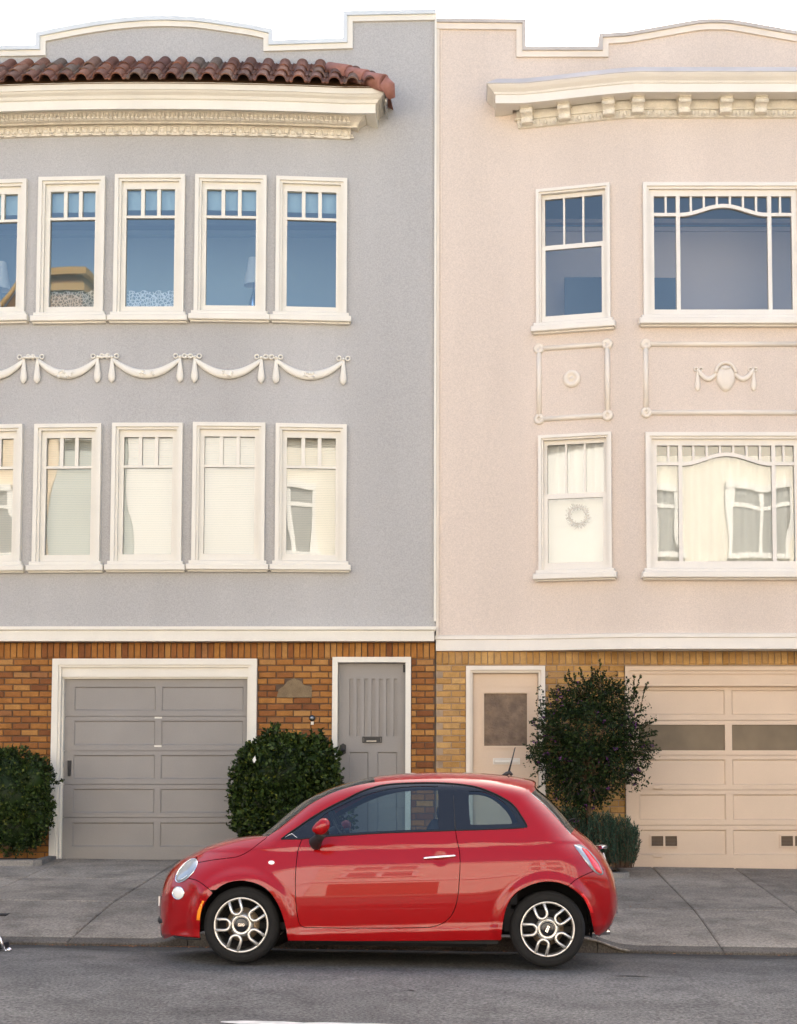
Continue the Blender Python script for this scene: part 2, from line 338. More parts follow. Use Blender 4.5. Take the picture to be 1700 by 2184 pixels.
# steel edge of the raised kerb behind the car
g = MB(); pts = [(x, KY - .006, walk_z(x, KY) - .004) for x in [-2.3 + .1 * i for i in range(38)]]
g.tube(pts, .012, 6); g.build('kerb_edge', M['concrete'], walk)
# small dark access cover at the left
p0 = P(6, 1943, 3.0)
g = MB(); g.box(-3.98 - .55, -4.33, 2.62, 2.78, walk_z(-4.2, 2.7) - .03, walk_z(-4.2, 2.7) + .004)
g.build('access_cover', M['dark'], walk)
# fallen leaves in the gutter
M['dead_leaf'] = pieces('dead_leaf', [(0, (.20, .07, .025)), (.5, (.12, .06, .03)), (1, (.30, .13, .05))])
g = MB()
def leaf_flake(x, y, z, r):
    a = random.uniform(0, 6.28); t = [(random.uniform(.5, 1) * r * math.cos(a + k * 1.57), random.uniform(.5, 1) * r * math.sin(a + k * 1.57)) for k in range(4)]
    g.add([(x + q[0], y + q[1], z + .004 + random.uniform(0, .008)) for q in t], [(0, 1, 2, 3)])
for i in range(260):
    x = random.uniform(-3.9, 3.2) if i < 120 else random.gauss(-2.6, .5); y = KY - .02 - abs(random.gauss(0, .05)); leaf_flake(x, y, road_z(x, y), random.uniform(.008, .02))
for i in range(26):
    x = random.uniform(-5, 4); y = random.uniform(2.2, 6); leaf_flake(x, y, walk_z(x, y), random.uniform(.008, .018))
leaf_flake(-3.52, 2.15, walk_z(-3.52, 2.15), .03)
g.build('leaf_litter', M['dead_leaf'], kind='stuff', label='small dead leaves lying in the gutter and on pavement')

# ---------------------------------------------------------------- the other side of the street (seen in the windows and in the car's paint)
OY = -15.2
def other_z(x): return gz(x) - .05
g = MB(); g.grid(lambda u, v: (-60 + 120 * u, OY - .3 + (-10.2 - OY + .3) * v, gz(-60 + 120 * u) - .03 + .0), 60, 2)
fixn(g.build('far_pavement', M['concrete'], kind='structure'))
g = MB(); g.grid(lambda u, v: (-60 + 120 * u, -10.2, gz(-60 + 120 * u) - .45 + .42 * v), 60, 1); g.build('far_kerb', M['kerb'], kind='structure')
M['o_cream'] = surf('opposite_cream', (.80, .74, .63), .9, .06, 1, 60, .1, .003)
M['o_peach'] = surf('opposite_peach', (.80, .65, .47), .9, .06, 1, 60, .1, .003)
M['o_white'] = surf('opposite_white', (.82, .80, .76), .9, .05, 1, 60, .1, .003)
M['o_sage'] = surf('opposite_sage', (.50, .53, .50), .9, .06, 1, 60, .1, .003)
M['o_glass'] = mat('opposite_window_glass', (.26, .26, .25), .15)
M['o_dark'] = mat('opposite_dark_trim', (.15, .075, .03), .9); M['o_tan'] = mat('opposite_tan_trim', (.30, .18, .07), .8)
M['o_garage'] = mat('opposite_garage', (.25, .12, .08), .6)
def opposite(x0, x1, h, wallm, trim, label, gable=0, wins=((.2, .42), (.58, .80)), storeys=(4.0, 7.3)):
    t = empty('opposite_house', ((x0 + x1) / 2, OY, gz((x0 + x1) / 2)), label, 'house', 'houses on the far side of the street')
    w = (x1 - x0) / 2
    b = MB(); b.box(-w + .01, w - .01, -9, 0, -.5, h); b.build('wall', wallm, t)
    b = MB(); b.box(-w, w, -.1, .38, h - .45, h - .15); b.box(-w, w, -.1, .25, h - .8, h - .45); b.box(-w, w, -.1, .12, 2.75, 3.0); b.build('cornice', trim, t)
    if gable:
        b = MB(); b.add([(-w, .55, h - .15), (w, .55, h - .15), (0, .55, h + gable), (-w, -9, h - .15), (w, -9, h - .15), (0, -9, h + gable)], [(0, 1, 2), (3, 5, 4), (0, 2, 5, 3), (1, 4, 5, 2), (0, 3, 4, 1)]); b.build('roof', M['o_dark'], t); b = MB(); b.tube([(-w, .6, h - .05), (0, .6, h + gable + .1)], .07, 6); b.tube([(w, .6, h - .05), (0, .6, h + gable + .1)], .07, 6); b.build('rake_board', M['o_tan'], t)
    for zz in storeys:
        for (a, c) in wins:
            xa, xc = -w + 2 * w * a, -w + 2 * w * c
            f = MB(); f.box(xa - .14, xa, 0, .1, zz - .1, zz + 1.9); f.box(xc, xc + .14, 0, .1, zz - .1, zz + 1.9); f.box(xa - .14, xc + .14, 0, .12, zz + 1.75, zz + 1.95); f.box(xa - .2, xc + .2, 0, .18, zz - .2, zz - .06); f.box(xa, xc, 0, .07, zz + 1.22, zz + 1.34); f.box((xa + xc) / 2 - .07, (xa + xc) / 2 + .07, 0, .08, zz - .1, zz + 1.8)
            f = f.build('window', trim, t); p_ = MB(); p_.box(xa, xc, .0, .03, zz - .1, zz + 1.8); p_.build('pane', M['o_glass'], f)
    b = MB(); b.box(-w + .5, -w + 3, 0, .05, -.2, 2.3); b.build('garage_door', M['o_garage'], t)
    b = MB(); b.box(w - 1.6, w - .6, 0, .05, 0, 2.3); b.build('door', M['o_dark'], t)
    return t
opposite(-26, -18.8, 11.4, M['o_white'], M['o_cream'], 'white house across the street beyond the frame on the left')
opposite(-18.8, -13.9, 12.4, M['o_peach'], M['o_white'], 'peach house across the street reflected in the leftmost lower windows', 3.2, wins=((.15, .35), (.62, .72)))
opposite(-13.9, -9.7, 11.2, M['o_sage'], M['o_white'], 'narrow sage house across the street between peach and white ones', wins=())
ph = [o for o in bpy.data.objects if o.name.startswith('opposite_house')][-1]
b = MB(); b.box(-2.45, -1.2, -2.6, .2, 11.0, 15.2); b.build('turret', M['o_dark'], ph); b = MB(); b.box(-2.6, -1.05, -2.7, .35, 15.2, 15.4); b.box(-2.52, -1.12, -2.65, .3, 14.75, 14.95); b.build('turret_cornice', M['o_tan'], ph)
opposite(-9.7, -3.4, 11.5, M['o_white'], M['o_white'], 'narrow plain white house across the street reflected in middle windows', wins=())
opposite(-3.4, 3.4, 11.3, M['o_cream'], M['o_white'], 'cream house across the street directly opposite the red car', wins=((.12, .34), (.66, .9)))
opposite(3.4, 10.2, 11.4, M['o_cream'], M['o_white'], 'second cream house across the street facing the pink house', wins=((.14, .36), (.6, .82)))
opposite(10.2, 18, 11.4, M['o_white'], M['o_cream'], 'white house across the street beyond the frame on the right')
# ================================================================ HOUSES
def shift(pl, d):
    out = []; n = len(pl)
    for i in range(n):
        a = Vector(pl[max(0, i - 1)]); b = Vector(pl[i]); c = Vector(pl[min(n - 1, i + 1)])
        t1 = (b - a) if i > 0 else (c - b); t2 = (c - b) if i < n - 1 else (b - a)
        t1 = t1.normalized(); t2 = t2.normalized()
        n1 = Vector((-t1.y, t1.x)); n2 = Vector((-t2.y, t2.x)); q = n1 + n2
        q = q.normalized() if q.length > 1e-6 else n1
        out.append(tuple(b + q * (d / max(.35, q.dot(n1)))))
    return out
def ribbon(mb, A, B, y0, y1, m=0):
    n = len(A); k = len(mb.v)
    for p in A: mb.v += [(p[0], y0, p[1]), (p[0], y1, p[1])]
    for p in B: mb.v += [(p[0], y0, p[1]), (p[0], y1, p[1])]
    h = 2 * n
    for i in range(n - 1):
        a, a2 = k + 2 * i, k + 2 * i + 2; b, b2 = a + h, a2 + h
        for f in ((a, b, b2, a2), (a, a2, a2 + 1, a + 1), (b, b + 1, b2 + 1, b2), (a + 1, a2 + 1, b2 + 1, b + 1)):
            mb.f.append(f); mb.m.append(m); mb.s.append(False)
    for i in (0, n - 1):
        a = k + 2 * i; mb.f.append((a, a + 1, a + h + 1, a + h)); mb.m.append(m); mb.s.append(False)
def wallgrid(mb, xs_, zs_, Yf, holes, m=0, smooth=True, thick=.22):
    xs_ = sorted(set(round(x, 4) for x in xs_)); zs_ = sorted(set(round(z, 4) for z in zs_)); k = len(mb.v); nz = len(zs_)
    for x in xs_:
        for z in zs_: mb.v.append((x, Yf(x), z))
    def inh(x, z): return any(h[0] < x < h[1] and h[2] < z < h[3] for h in holes)
    for i in range(len(xs_) - 1):
        for j in range(nz - 1):
            if inh((xs_[i] + xs_[i + 1]) / 2, (zs_[j] + zs_[j + 1]) / 2): continue
            a = k + i * nz + j; mb.f.append((a, a + nz, a + nz + 1, a + 1)); mb.m.append(m); mb.s.append(smooth)
    for h in holes:   # reveals
        for (xa, xb, za, zb) in ((h[0], h[0], h[2], h[3]), (h[1], h[1], h[2], h[3]), (h[0], h[1], h[2], h[2]), (h[0], h[1], h[3], h[3])):
            mb.add([(xa, Yf(xa), za), (xb, Yf(xb), zb if xa == xb else za), (xb, Yf(xb) + thick, zb if xa == xb else za), (xa, Yf(xa) + thick, za)], [(0, 1, 2, 3)], m)
def frange(a, b, st):
    n = max(1, int(round((b - a) / st))); return [a + (b - a) * i / n for i in range(n + 1)]
def sweep(mb, prof, Xl, Xr, Yf, m=0, n=60, endl=True, endr=True, smooth=False, wallY=None):
    """profile points (d, z) run along the wall and return into it at both ends"""
    wy = WALL if wallY is None else wallY; rows = []
    for (d, z) in prof:
        xa, xb = (Xl - d if endl else Xl), (Xr + d if endr else Xr)
        r = [(xa, wy, z)] if endl else []
        for i in range(n + 1):
            x = xa + (xb - xa) * i / n; xq = min(max(x, Xl), Xr); r.append((x, Yf(xq) - d, z))
        if endr: r.append((xb, wy, z))
        rows.append(r)
    k = len(mb.v); L = len(rows[0])
    for r in rows: mb.v += r
    for i in range(len(rows) - 1):
        for j in range(L - 1):
            a = k + i * L + j; mb.f.append((a, a + L, a + L + 1, a + 1)); mb.m.append(m); mb.s.append(smooth)

# -------- window builders (local: x along wall, -y outward, z up from casing bottom)
GL_UP = glass('window_glass_upper', .19, (.82, .90, .92), .0018, wscale=1.2, gcol=(.92, 1.0, .97))
GL_UR = glass('window_glass_upper_right', .13, (.88, .90, .92), .0012, wscale=1.2, gcol=(.95, 1.0, .97))
GL_LO = glass('window_glass_lower', .135, (.86, .88, .86), .003, wscale=1.5)
M['lace'] = None
def lace_mat():
    m = mat('lace', (.75, .78, .82), .9); n = m.node_tree.nodes; l = m.node_tree.links; b = n['Principled BSDF']
    tc = n.new('ShaderNodeTexCoord'); v = n.new('ShaderNodeTexVoronoi'); v.feature = 'DISTANCE_TO_EDGE'; v.inputs['Scale'].default_value = 26
    r_ = n.new('ShaderNodeValToRGB'); r_.color_ramp.elements[0].position = .10; r_.color_ramp.elements[1].position = .16; r_.color_ramp.elements[0].color = (1, 1, 1, 1); r_.color_ramp.elements[1].color = (.12, .12, .12, 1)
    l.new(tc.outputs['Object'], v.inputs['Vector']); l.new(v.outputs['Distance'], r_.inputs[0]); l.new(r_.outputs[0], b.inputs['Alpha']); return m
M['lace'] = lace_mat()
def casing(mb, w, h, cw=.078, proud=.055):
    A = [(-w / 2, 0), (-w / 2, h), (w / 2, h), (w / 2, 0)]
    B = shift(A, -cw * .62); Cc = shift(A, -cw)
    A2 = [A[0], A[1], A[2], A[3]]
    ribbon(mb, A2, [(p[0], max(0, p[1])) for p in B], -proud, .0)
    ribbon(mb, [(p[0], max(0, p[1])) for p in B], [(p[0], max(0, p[1])) for p in Cc], -proud * .55, .06)
def frame_rect(mb, x0, x1, z0, z1, sw, top, bot, y0, y1):
    mb.box(x0, x0 + sw, y0, y1, z0, z1); mb.box(x1 - sw, x1, y0, y1, z0, z1)
    mb.box(x0 + sw, x1 - sw, y0, y1, z1 - top, z1); mb.box(x0 + sw, x1 - sw, y0, y1, z0, z0 + bot)
def pane_poly(pts, y, mt, par, name='pane'):
    k = MB(); k.add([(p[0], y, p[1]) for p in pts], [tuple(range(len(pts)))]); return k.build(name, mt, par)
def sill(mb, w, z1, ext=.058, d=.1):
    mb.cbox(-w / 2 - ext, w / 2 + ext, -d, .0, z1 - .115, z1 - .045, .008); mb.cbox(-w / 2 - ext * .5, w / 2 + ext * .5, -d * .72, .0, z1 - .045, z1, .006)
    mb.cbox(-w / 2 - ext * .7, w / 2 + ext * .7, -d * .55, .0, z1 - .135, z1 - .115, .004)
def blind(par, x0, x1, z0, z1, y, name='blind'):
    b = MB(); n = int((z1 - z0) / .022)
    for i in range(n):
        z = z0 + (z1 - z0) * i / n; b.add([(x0, y, z), (x1, y, z), (x1, y + .014, z + .023), (x0, y + .014, z + .023)], [(0, 1, 2, 3)])
    return b.build(name, M['blind'], par)
def left_window(house, x0, x1, yt, yb, Yf, lower, deco=None, bar=.26):
    xm = (x0 + x1) / 2; X = PX(xm, Yf(PX(xm, 6.3)), (yt + yb) / 2); Y = Yf(X); pm = PX(x0, Y), PX(x1, Y)
    vy = (yt + yb) / 2; w = P(x1, vy, Y - .05).x - P(x0, vy, Y - .05).x; z0, z1 = PZ(yb, Y - .05), PZ(yt, Y - .05); h = z1 - z0; X = P(xm, vy, Y - .05).x
    e = .05; yaw = math.atan((Yf(X + e) - Yf(X - e)) / (2 * e))
    c = MB(); casing(c, w, h); root = c.build('window', M['cream'], house, (X, Y, z0), yaw)
    s = MB(); sx, sz = w / 2 - .078, h - .078
    frame_rect(s, -sx, sx, .012, sz, .056, .085, .078, .012, .06)
    gx = sx - .056; gt = sz - .085; gb = .09; bz = gt - (gt - gb) * bar + .02
    s.box(-gx, gx, .018, .06, bz - .016, bz + .016)
    mw = .022
    for t in (-1 / 3, 1 / 3): s.box(gx * t - mw, gx * t + mw, .02, .058, bz + .016, gt)
    s.build('sash', M['cream'], root)
    k = MB(); sill(k, w, .0); k.build('sill', M['cream'], root)
    g_ = GL_LO if lower else GL_UP
    pane_poly([(-gx, gb), (gx, gb), (gx, bz - .016), (-gx, bz - .016)], .045, g_, root)
    for q in range(3):
        a = -gx if q == 0 else gx * (-1 / 3 + 2 / 3 * (q - 1)) + mw; b_ = gx if q == 2 else gx * (-1 / 3 + 2 / 3 * q) - mw
        pane_poly([(a, bz + .016), (b_, bz + .016), (b_, gt), (a, gt)], .045, g_, root)
    if deco == 'blind': blind(root, -sx, sx, .03, sz, .14)
    if deco and 'valance' in deco:
        b = MB(); b.box(-sx, sx, .13, .15, gt - .22, gt + .1); b.build('roller_blind', M['room_white'], root)
    if deco and 'lace' in deco:
        b = MB(); b.grid(lambda u, v: (-gx + 2 * gx * u, .10 + .012 * math.sin(u * 34), gb - .02 + .24 * v + .012 * math.sin(u * 22) * v), 60, 4); b.build('lace_curtain', M['lace'], root)
    return (X - w / 2 + .05, X + w / 2 - .05, z0 - .02, z1 - .04)
def arch_h(t): return .5 - .5 * math.cos(2 * math.pi * min(1, max(0, t)))     # rises from both ends to the middle
def big_window(house, Yf, vx, vt, vb, bars, bary, arch, lower):
    x0, x1 = vx; Y = Yf(PX((x0 + x1) / 2, 6)); vy = (vt + vb) / 2; yy = Y - .05
    X0, X1 = P(x0, vy, yy).x, P(x1, vy, yy).x; w = X1 - X0; X = (X0 + X1) / 2; z0, z1 = PZ(vb, yy), PZ(vt, yy); h = z1 - z0
    c = MB(); casing(c, w, h, .075); root = c.build('window', M['white_right'], house, (X, Y, z0))
    s = MB(); sx, sz = w / 2 - .075, h - .075
    frame_rect(s, -sx, sx, .012, sz, .065, .075, .085, .012, .06)
    gx = sx - .065; gt = sz - .075; gb = .097
    ax, bx = [P(b, vy, Y + .03).x - X for b in bars]; bz = PZ(bary, Y + .03) - z0; rise = arch / FPX * 16
    t_ = .02
    for xx in (ax, bx): s.box(xx - .024, xx + .024, .015, .06, gb, gt)
    s.box(-gx, ax - .024, .018, .06, bz - t_, bz + t_); s.box(bx + .024, gx, .018, .06, bz - t_, bz + t_)
    top = [(ax + .024 + (bx - ax - .048) * i / 24, bz + t_ + rise * arch_h(i / 24)) for i in range(25)]; bot = [(p[0], p[1] - 2 * t_ - .006) for p in top]
    ribbon(s, top, bot, .014, .06)
    def mid(x): return bz + rise * arch_h((x - ax) / (bx - ax))
    g_ = GL_LO if lower else GL_UR; m_ = .013
    cols = [-gx, (ax - gx) / 2, ax]; s.box(cols[1] - m_, cols[1] + m_, .02, .058, bz + t_, gt); s.box((bx + gx) / 2 - m_, (bx + gx) / 2 + m_, .02, .058, bz + t_, gt)
    xs_ = [ax + (bx - ax) * i / 7 for i in range(8)]
    if lower: xs_ = [ax + (bx - ax) * i / 7 for i in range(8)]
    for x in xs_[1:-1]: s.box(x - m_, x + m_, .02, .058, mid(x) + t_ * .5, gt)
    s.build('sash', M['white_right'], root)
    k = MB(); sill(k, w, .0, .06, .13); k.build('sill', M['white_right'], root)
    for (a, b) in ((-gx, cols[1] - m_), (cols[1] + m_, ax - .024), (bx + .024, (bx + gx) / 2 - m_), ((bx + gx) / 2 + m_, gx)):
        pane_poly([(a, bz + t_), (b, bz + t_), (b, gt), (a, gt)], .045, g_, root)
    for i in range(7):
        a = xs_[i] + (.024 if i == 0 else m_); b = xs_[i + 1] - (.024 if i == 6 else m_)
        lo = [(a + (b - a) * q / 4, mid(a + (b - a) * q / 4) + t_) for q in range(5)]
        pane_poly(lo + [(b, gt), (a, gt)], .045, g_, root)
    pane_poly([(-gx, gb), (ax - .024, gb), (ax - .024, bz - t_), (-gx, bz - t_)], .045, g_, root)
    pane_poly([(bx + .024, gb), (gx, gb), (gx, bz - t_), (bx + .024, bz - t_)], .045, g_, root)
    pane_poly([(ax + .024, gb), (bx - .024, gb)] + [(p[0], p[1]) for p in reversed(bot)], .045, g_, root)
    if lower:
        b = MB()
        b.grid(lambda u, v: (-sx + 2 * sx * u, .17 + .02 * math.sin(u * 60), .03 + (sz - .2) * v), 90, 2); b.build('net_curtain', M['blind'], root)
    return (X0 + .05, X1 - .05, z0 - .02, z1 - .04)
def small_window(house, Yf, vx, vt, vb, rail, mun, lower):
    x0, x1 = vx; Y = Yf(PX((x0 + x1) / 2, 6.1)); vy = (vt + vb) / 2; yy = Y - .05
    X0, X1 = P(x0, vy, yy).x, P(x1, vy, yy).x; w = X1 - X0; X = (X0 + X1) / 2; z0, z1 = PZ(vb, yy), PZ(vt, yy); h = z1 - z0
    e = .05; yaw = math.atan((Yf(X + e) - Yf(X - e)) / (2 * e)); w /= math.cos(yaw)
    c = MB(); casing(c, w, h, .06); root = c.build('window', M['white_right'], house, (X, Y, z0), yaw)
    sx, sz = w / 2 - .06, h - .06; rz_ = PZ(rail, Y + .05) - z0
    s = MB(); frame_rect(s, -sx, sx, rz_ - .03, sz, .04, .05, .05, .03, .07)
    g1x = sx - .04
    ms = [(-1 / 3) * g1x, (1 / 3) * g1x]
    for x in ms: s.box(x - .012, x + .012, .035, .068, rz_ + .02, sz - .05)
    s.build('sash', M['white_right'], root)
    s = MB(); frame_rect(s, -sx, sx, .01, rz_ - .005, .05, .045, .085, -.004, .03); s.build('sash', M['white_right'], root)
    g_ = GL_LO if lower else GL_UR
    for a, b in ((-g1x, ms[0] - .012), (ms[0] + .012, ms[1] - .012), (ms[1] + .012, g1x)): pane_poly([(a, rz_ + .02), (b, rz_ + .02), (b, sz - .05), (a, sz - .05)], .055, g_, root)
    pane_poly([(-sx + .05, .095), (sx - .05, .095), (sx - .05, rz_ - .05), (-sx + .05, rz_ - .05)], .015, g_, root)
    k = MB(); sill(k, w, .0, .06, .12); k.build('sill', M['white_right'], root)
    if lower:
        b = MB(); b.grid(lambda u, v: (-sx + 2 * sx * u, .16 + .03 * abs(math.sin(u * 16)) * (1 - .3 * v), rz_ * .95 + (sz - rz_ * .95) * v), 60, 3); b.build('net_curtain', M['blind'], root)
        b = MB(); b.box(-sx, sx, .17, .175, .03, rz_ * .62); b.box(-sx, sx, .168, .178, rz_ * .62, rz_ * .62 + .025); b.box(-sx, sx, .20, .205, rz_ * .5, rz_ * 1.02); b.build('roller_shade', M['blind'], root)
    return (X0 + .06, X1 - .06, z0 - .02, z1 - .04)
def room(house, x0, x1, z0, z1, y0=6.56, y1=10.2):
    # the inside of a storey: floor, ceiling with a picture rail, walls
    r_ = MB(); q = 1
    r_.add([(x0, y0, z0), (x1, y0, z0), (x1, y1, z0), (x0, y1, z0), (x0, y0, z1), (x1, y0, z1), (x1, y1, z1), (x0, y1, z1)], [(3, 7, 6, 2), (0, 4, 7, 3), (1, 2, 6, 5)], 0)
    r_.add([(x0, y0, z0), (x1, y0, z0), (x1, y1, z0), (x0, y1, z0)], [(0, 1, 2, 3)], 2)
    r_.add([(x0, y0, z1), (x1, y0, z1), (x1, y1, z1), (x0, y1, z1)], [(0, 1, 2, 3)], 1)
    r_.box(x0, x1, y1 - .06, y1, z1 - .14, z1, 1); r_.box(x0, x1, y1 - .04, y1, z1 - .42, z1 - .37, 1)
    return r_.build('room_shell', [M['room'], M['room_white'], M['wood_inside']], house)
# -------- bricks
_bm = {}
def brickmesh(mt):
    if mt.name not in _bm:
        b = MB(); b.cbox(-.5, .5, 0, 1, -.5, .5, .0, 0)
        # unit brick with chamfered face (chamfer in unit space)
        b = MB(); cx, cz, cy = .03, .10, .25
        b.add([(-.5, cy, -.5), (.5, cy, -.5), (.5, cy, .5), (-.5, cy, .5), (-.5 + cx, 0, -.5 + cz), (.5 - cx, 0, -.5 + cz), (.5 - cx, 0, .5 - cz), (-.5 + cx, 0, .5 - cz),
               (-.5, 1, -.5), (.5, 1, -.5), (.5, 1, .5), (-.5, 1, .5)], [(4, 5, 6, 7), (0, 1, 5, 4), (1, 2, 6, 5), (2, 3, 7, 6), (3, 0, 4, 7), (0, 8, 9, 1), (1, 9, 10, 2), (2, 10, 11, 3), (3, 11, 8, 0)])
        _bm[mt.name] = b.mesh('brick', mt)
    return _bm[mt.name]
def bricks(par, rects, mt, zstart, course, blen, joint, holes=(), Y=WALL, limit=300, soldier=None):
    """running bond in the given rectangles, a soldier course on top; the first ones are objects, the rest one mesh"""
    L = []
    if soldier:
        x0, x1, za, zb, st = soldier; x = x0
        while x < x1 - .02:
            w = st * random.uniform(.96, 1.04); xe = min(x + w, x1); L.append((x + joint / 2, xe - joint / 2, za + joint / 2, zb - joint / 2)); x = xe
    for (x0, x1, z0, z1) in rects:
        n = 0; z = zstart
        while z > z0 + .02:
            za = max(z - course, z0); xo = (blen / 2 if n % 2 else 0) + math.floor(x0 / blen) * blen; x = xo
            if z <= z1 + .001:
                while x < x1:
                    a, b = max(x, x0), min(x + blen, x1)
                    if b - a > .035: L.append((a + joint / 2, b - joint / 2, za + joint / 2, z - joint / 2))
                    x += blen
            z -= course; n += 1
    ok = []
    for q in L:
        cx, cz = (q[0] + q[1]) / 2, (q[2] + q[3]) / 2
        if any(h(cx, cz) for h in holes): continue
        ok.append(q)
    ok.sort(key=lambda q: -(q[3]) + (0 if (q[1] - q[0]) > .04 else 5))
    ok.sort(key=lambda q: (0 if -5.9 < (q[0] + q[1]) / 2 < 4.6 else 1, -q[3]))
    me = brickmesh(mt); rest = MB()
    for i, (a, b, c, d) in enumerate(ok):
        pr = random.uniform(-.003, .004)
        if i < limit:
            o = inst('brick', me, par, ((a + b) / 2, Y - .002 - pr, (c + d) / 2), (random.uniform(-.012, .012), random.uniform(-.01, .01), random.uniform(-.006, .006)), (b - a, .05, d - c))
        else: rest.cbox(a, b, Y - .002 - pr, Y + .04, c, d, .005)
    if rest.v: rest.build('brickwork', mt, par, kind='stuff')

# ================================================================ LEFT HOUSE (grey)
BX = PX(330, 6.2, 700); BW = 2.75; BB = .15
def YL(x): return WALL - BB * max(0.0, 1 - ((x - BX) / BW) ** 2)
XC = PX(930, WALL, 800)               # where the two houses meet
XLm = 2 * BX - XC
house = empty('grey_house', (0, 0, 0), 'grey stucco row house with red clay tile eave above brown brick ground floor', 'house', 'row houses along the street')
UP_W = [(-90, 57, 383, 667), (79, 223, 376, 666), (243, 393, 371, 665), (415, 567, 372, 663), (588, 739, 377, 666)]
LO_W = [(-93, 48, 905, 1198), (70, 215, 903, 1197), (237, 388, 901, 1196), (410, 564, 900, 1195), (587, 738, 903, 1196)]
holes = []
for i, q in enumerate(UP_W): holes.append(left_window(house, *q, YL, False, ['valance', 'valance lace', 'valance lace', 'valance', 'valance'][i], .25))
for i, q in enumerate(LO_W): holes.append(left_window(house, *q, YL, True, ['blind', 'blind', 'blind', 'blind', 'blind'][i], .265))
zb0 = PZ(1345, WALL - .1); ztop = PZ(262, WALL)
xs_ = frange(XLm, XC, .25); zs_ = frange(zb0, ztop, .5)
for h in holes: xs_ += [h[0], h[1]]; zs_ += [h[2], h[3]]
zs_ = [z for z in zs_ if zb0 <= z <= ztop]
w = MB(); wallgrid(w, xs_, zs_, YL, holes)
w.box(XLm, XLm + .2, WALL + .25, 17, -.4, 9.9); w.box(XC - .2, XC - .004, WALL + .3, 17, -.4, 9.9); w.box(XLm, XC, 17, 17.2, -.4, 9.9); w.box(XLm + .2, XC - .2, WALL + .3, 17, 9.6, 9.8)
w.build('stucco_wall', M['grey_stucco'], house)
# parapet
pl = [(-266, 22), (-70, 22), (-70, 97), (75, 95), (75, 68), (115, 60), (154, 52.5), (197, 45), (240, 39), (275, 35.5), (308, 33), (352, 32), (410, 34), (445, 38), (479, 43), (534, 51), (582, 61.5), (582, 85), (731, 80), (731, 22.5), (929, 18.5)]
PL = [(P(a, b, WALL - .06).x, P(a, b, WALL - .06).z) for a, b in pl]; PL[0] = (XLm, PL[0][1]); PL[-1] = (XC - .004, PL[-1][1])
def parapet(house, PL, zt, wm, cm, bm_, capd=.055, bandd=.068):
    in1 = shift(PL, -capd); in2 = shift(PL, -capd - bandd)
    b = MB()
    for i in range(len(PL) - 1):
        (xa, za), (xb, zb) = shift(PL, -.03)[i], shift(PL, -.03)[i + 1]
        if abs(xa - xb) < 1e-4: continue
        b.add([(xa, WALL, zt), (xb, WALL, zt), (xb, WALL, zb), (xa, WALL, za), (xa, WALL + .25, zt), (xb, WALL + .25, zt), (xb, WALL + .25, zb), (xa, WALL + .25, za)], [(0, 1, 2, 3), (5, 4, 7, 6), (3, 2, 6, 7), (0, 3, 7, 4), (1, 5, 6, 2)])
    b.build('parapet', wm, house)
    b = MB(); ribbon(b, PL, in1, WALL - .055, WALL + .31); b.build('coping', cm, house)
    b = MB(); ribbon(b, in1, in2, WALL - .03, WALL - .001); b.build('parapet_trim', bm_, house)
parapet(house, PL, ztop, M['grey_stucco'], M['coping'], M['cream'])
# corner board
b = MB(); b.box(PX(926, WALL - .03, 800), XC + .004, WALL - .045, WALL + .1, zb0 + .12, PZ(40, WALL)); b.build('corner_board', M['cream'], house)
# band over the ground floor
b = MB(); zt_, zm_, zl_ = PZ(1336, WALL - .14), PZ(1345, WALL - .14), PZ(1367, WALL - .14)
sweep(b, [(.02, zt_ + .012), (.19, zt_), (.19, zm_ + .012), (.165, zm_), (.165, zl_), (.0, zl_)], XLm + .2, XC - .18, lambda x: WALL, n=20); b.build('belt_course', M['cream'], house)
zband = zl_
# cornice
CXl, CXr = 2 * BX - PX(742, 6.25, 290), PX(742, 6.25, 290)
def zc(vy, d): return PZ(vy, WALL - .03 - d)
corn = MB()
sweep(corn, [(.0, zc(299, .0)), (.035, zc(297, .03)), (.04, zc(274, .04))], CXl, CXr, YL)                   # frieze
sweep(corn, [(.04, zc(274, .04)), (.13, zc(272.5, .13)), (.13, zc(269, .13)), (.15, zc(262, .15)), (.17, zc(258, .17)), (.23, zc(247, .23)), (.24, zc(243, .24)), (.36, zc(241, .36) + .01)], CXl, CXr, YL)
corn = corn.build('frieze', M['cream_aged'], house)
c2 = MB()
sweep(c2, [(.24, zc(241, .36) + .03), (.37, zc(242, .37)), (.37, zc(223, .37)), (.39, zc(220, .39)), (.41, zc(213, .41)), (.45, zc(206, .45)), (.465, zc(202, .465)), (.48, zc(200, .48)), (.48, zc(185.5, .48)), (.2, zc(184, .48))], CXl, CXr, YL)
c2.build('cornice', M['cream'], house)
# frieze ornament: arch with boss, small dentil between, and a leaf row above
mo = MB(); rr = .052
ring = [(rr * math.cos(math.pi * i / 8), 0, rr * math.sin(math.pi * i / 8)) for i in range(9)]; mo.tube([(rr, 0, -.03)] + ring + [(-rr, 0, -.03)], .010, 5)
mo.lathe([(.0, .018), (.018, .014), (.030, .004), (.033, -.01)], 10, Matrix.Rotation(R(90), 4, 'X') @ Matrix.Translation((0, -.008, 0)))
mo.cbox(.066, .094, -.028, .01, -.04, -.022, .003); mo.cbox(.055, .105, -.018, .01, -.062, -.045, .003)
mo = mo.mesh('frieze_ornament', M['cream_aged'])
lf = MB()
for k_ in (-1, 0, 1):
    lf.lathe([(.0, .020), (.010, .014), (.017, .0)], 6, Matrix.Translation((k_ * .052, -.005, .002)) @ Matrix.Scale(2.2, 4, (0, 0, 1)) @ Matrix.Rotation(R(90), 4, 'X'))
    lf.cbox(k_ * .052 - .019, k_ * .052 + .019, -.016, .02, -.075, -.052, .003)
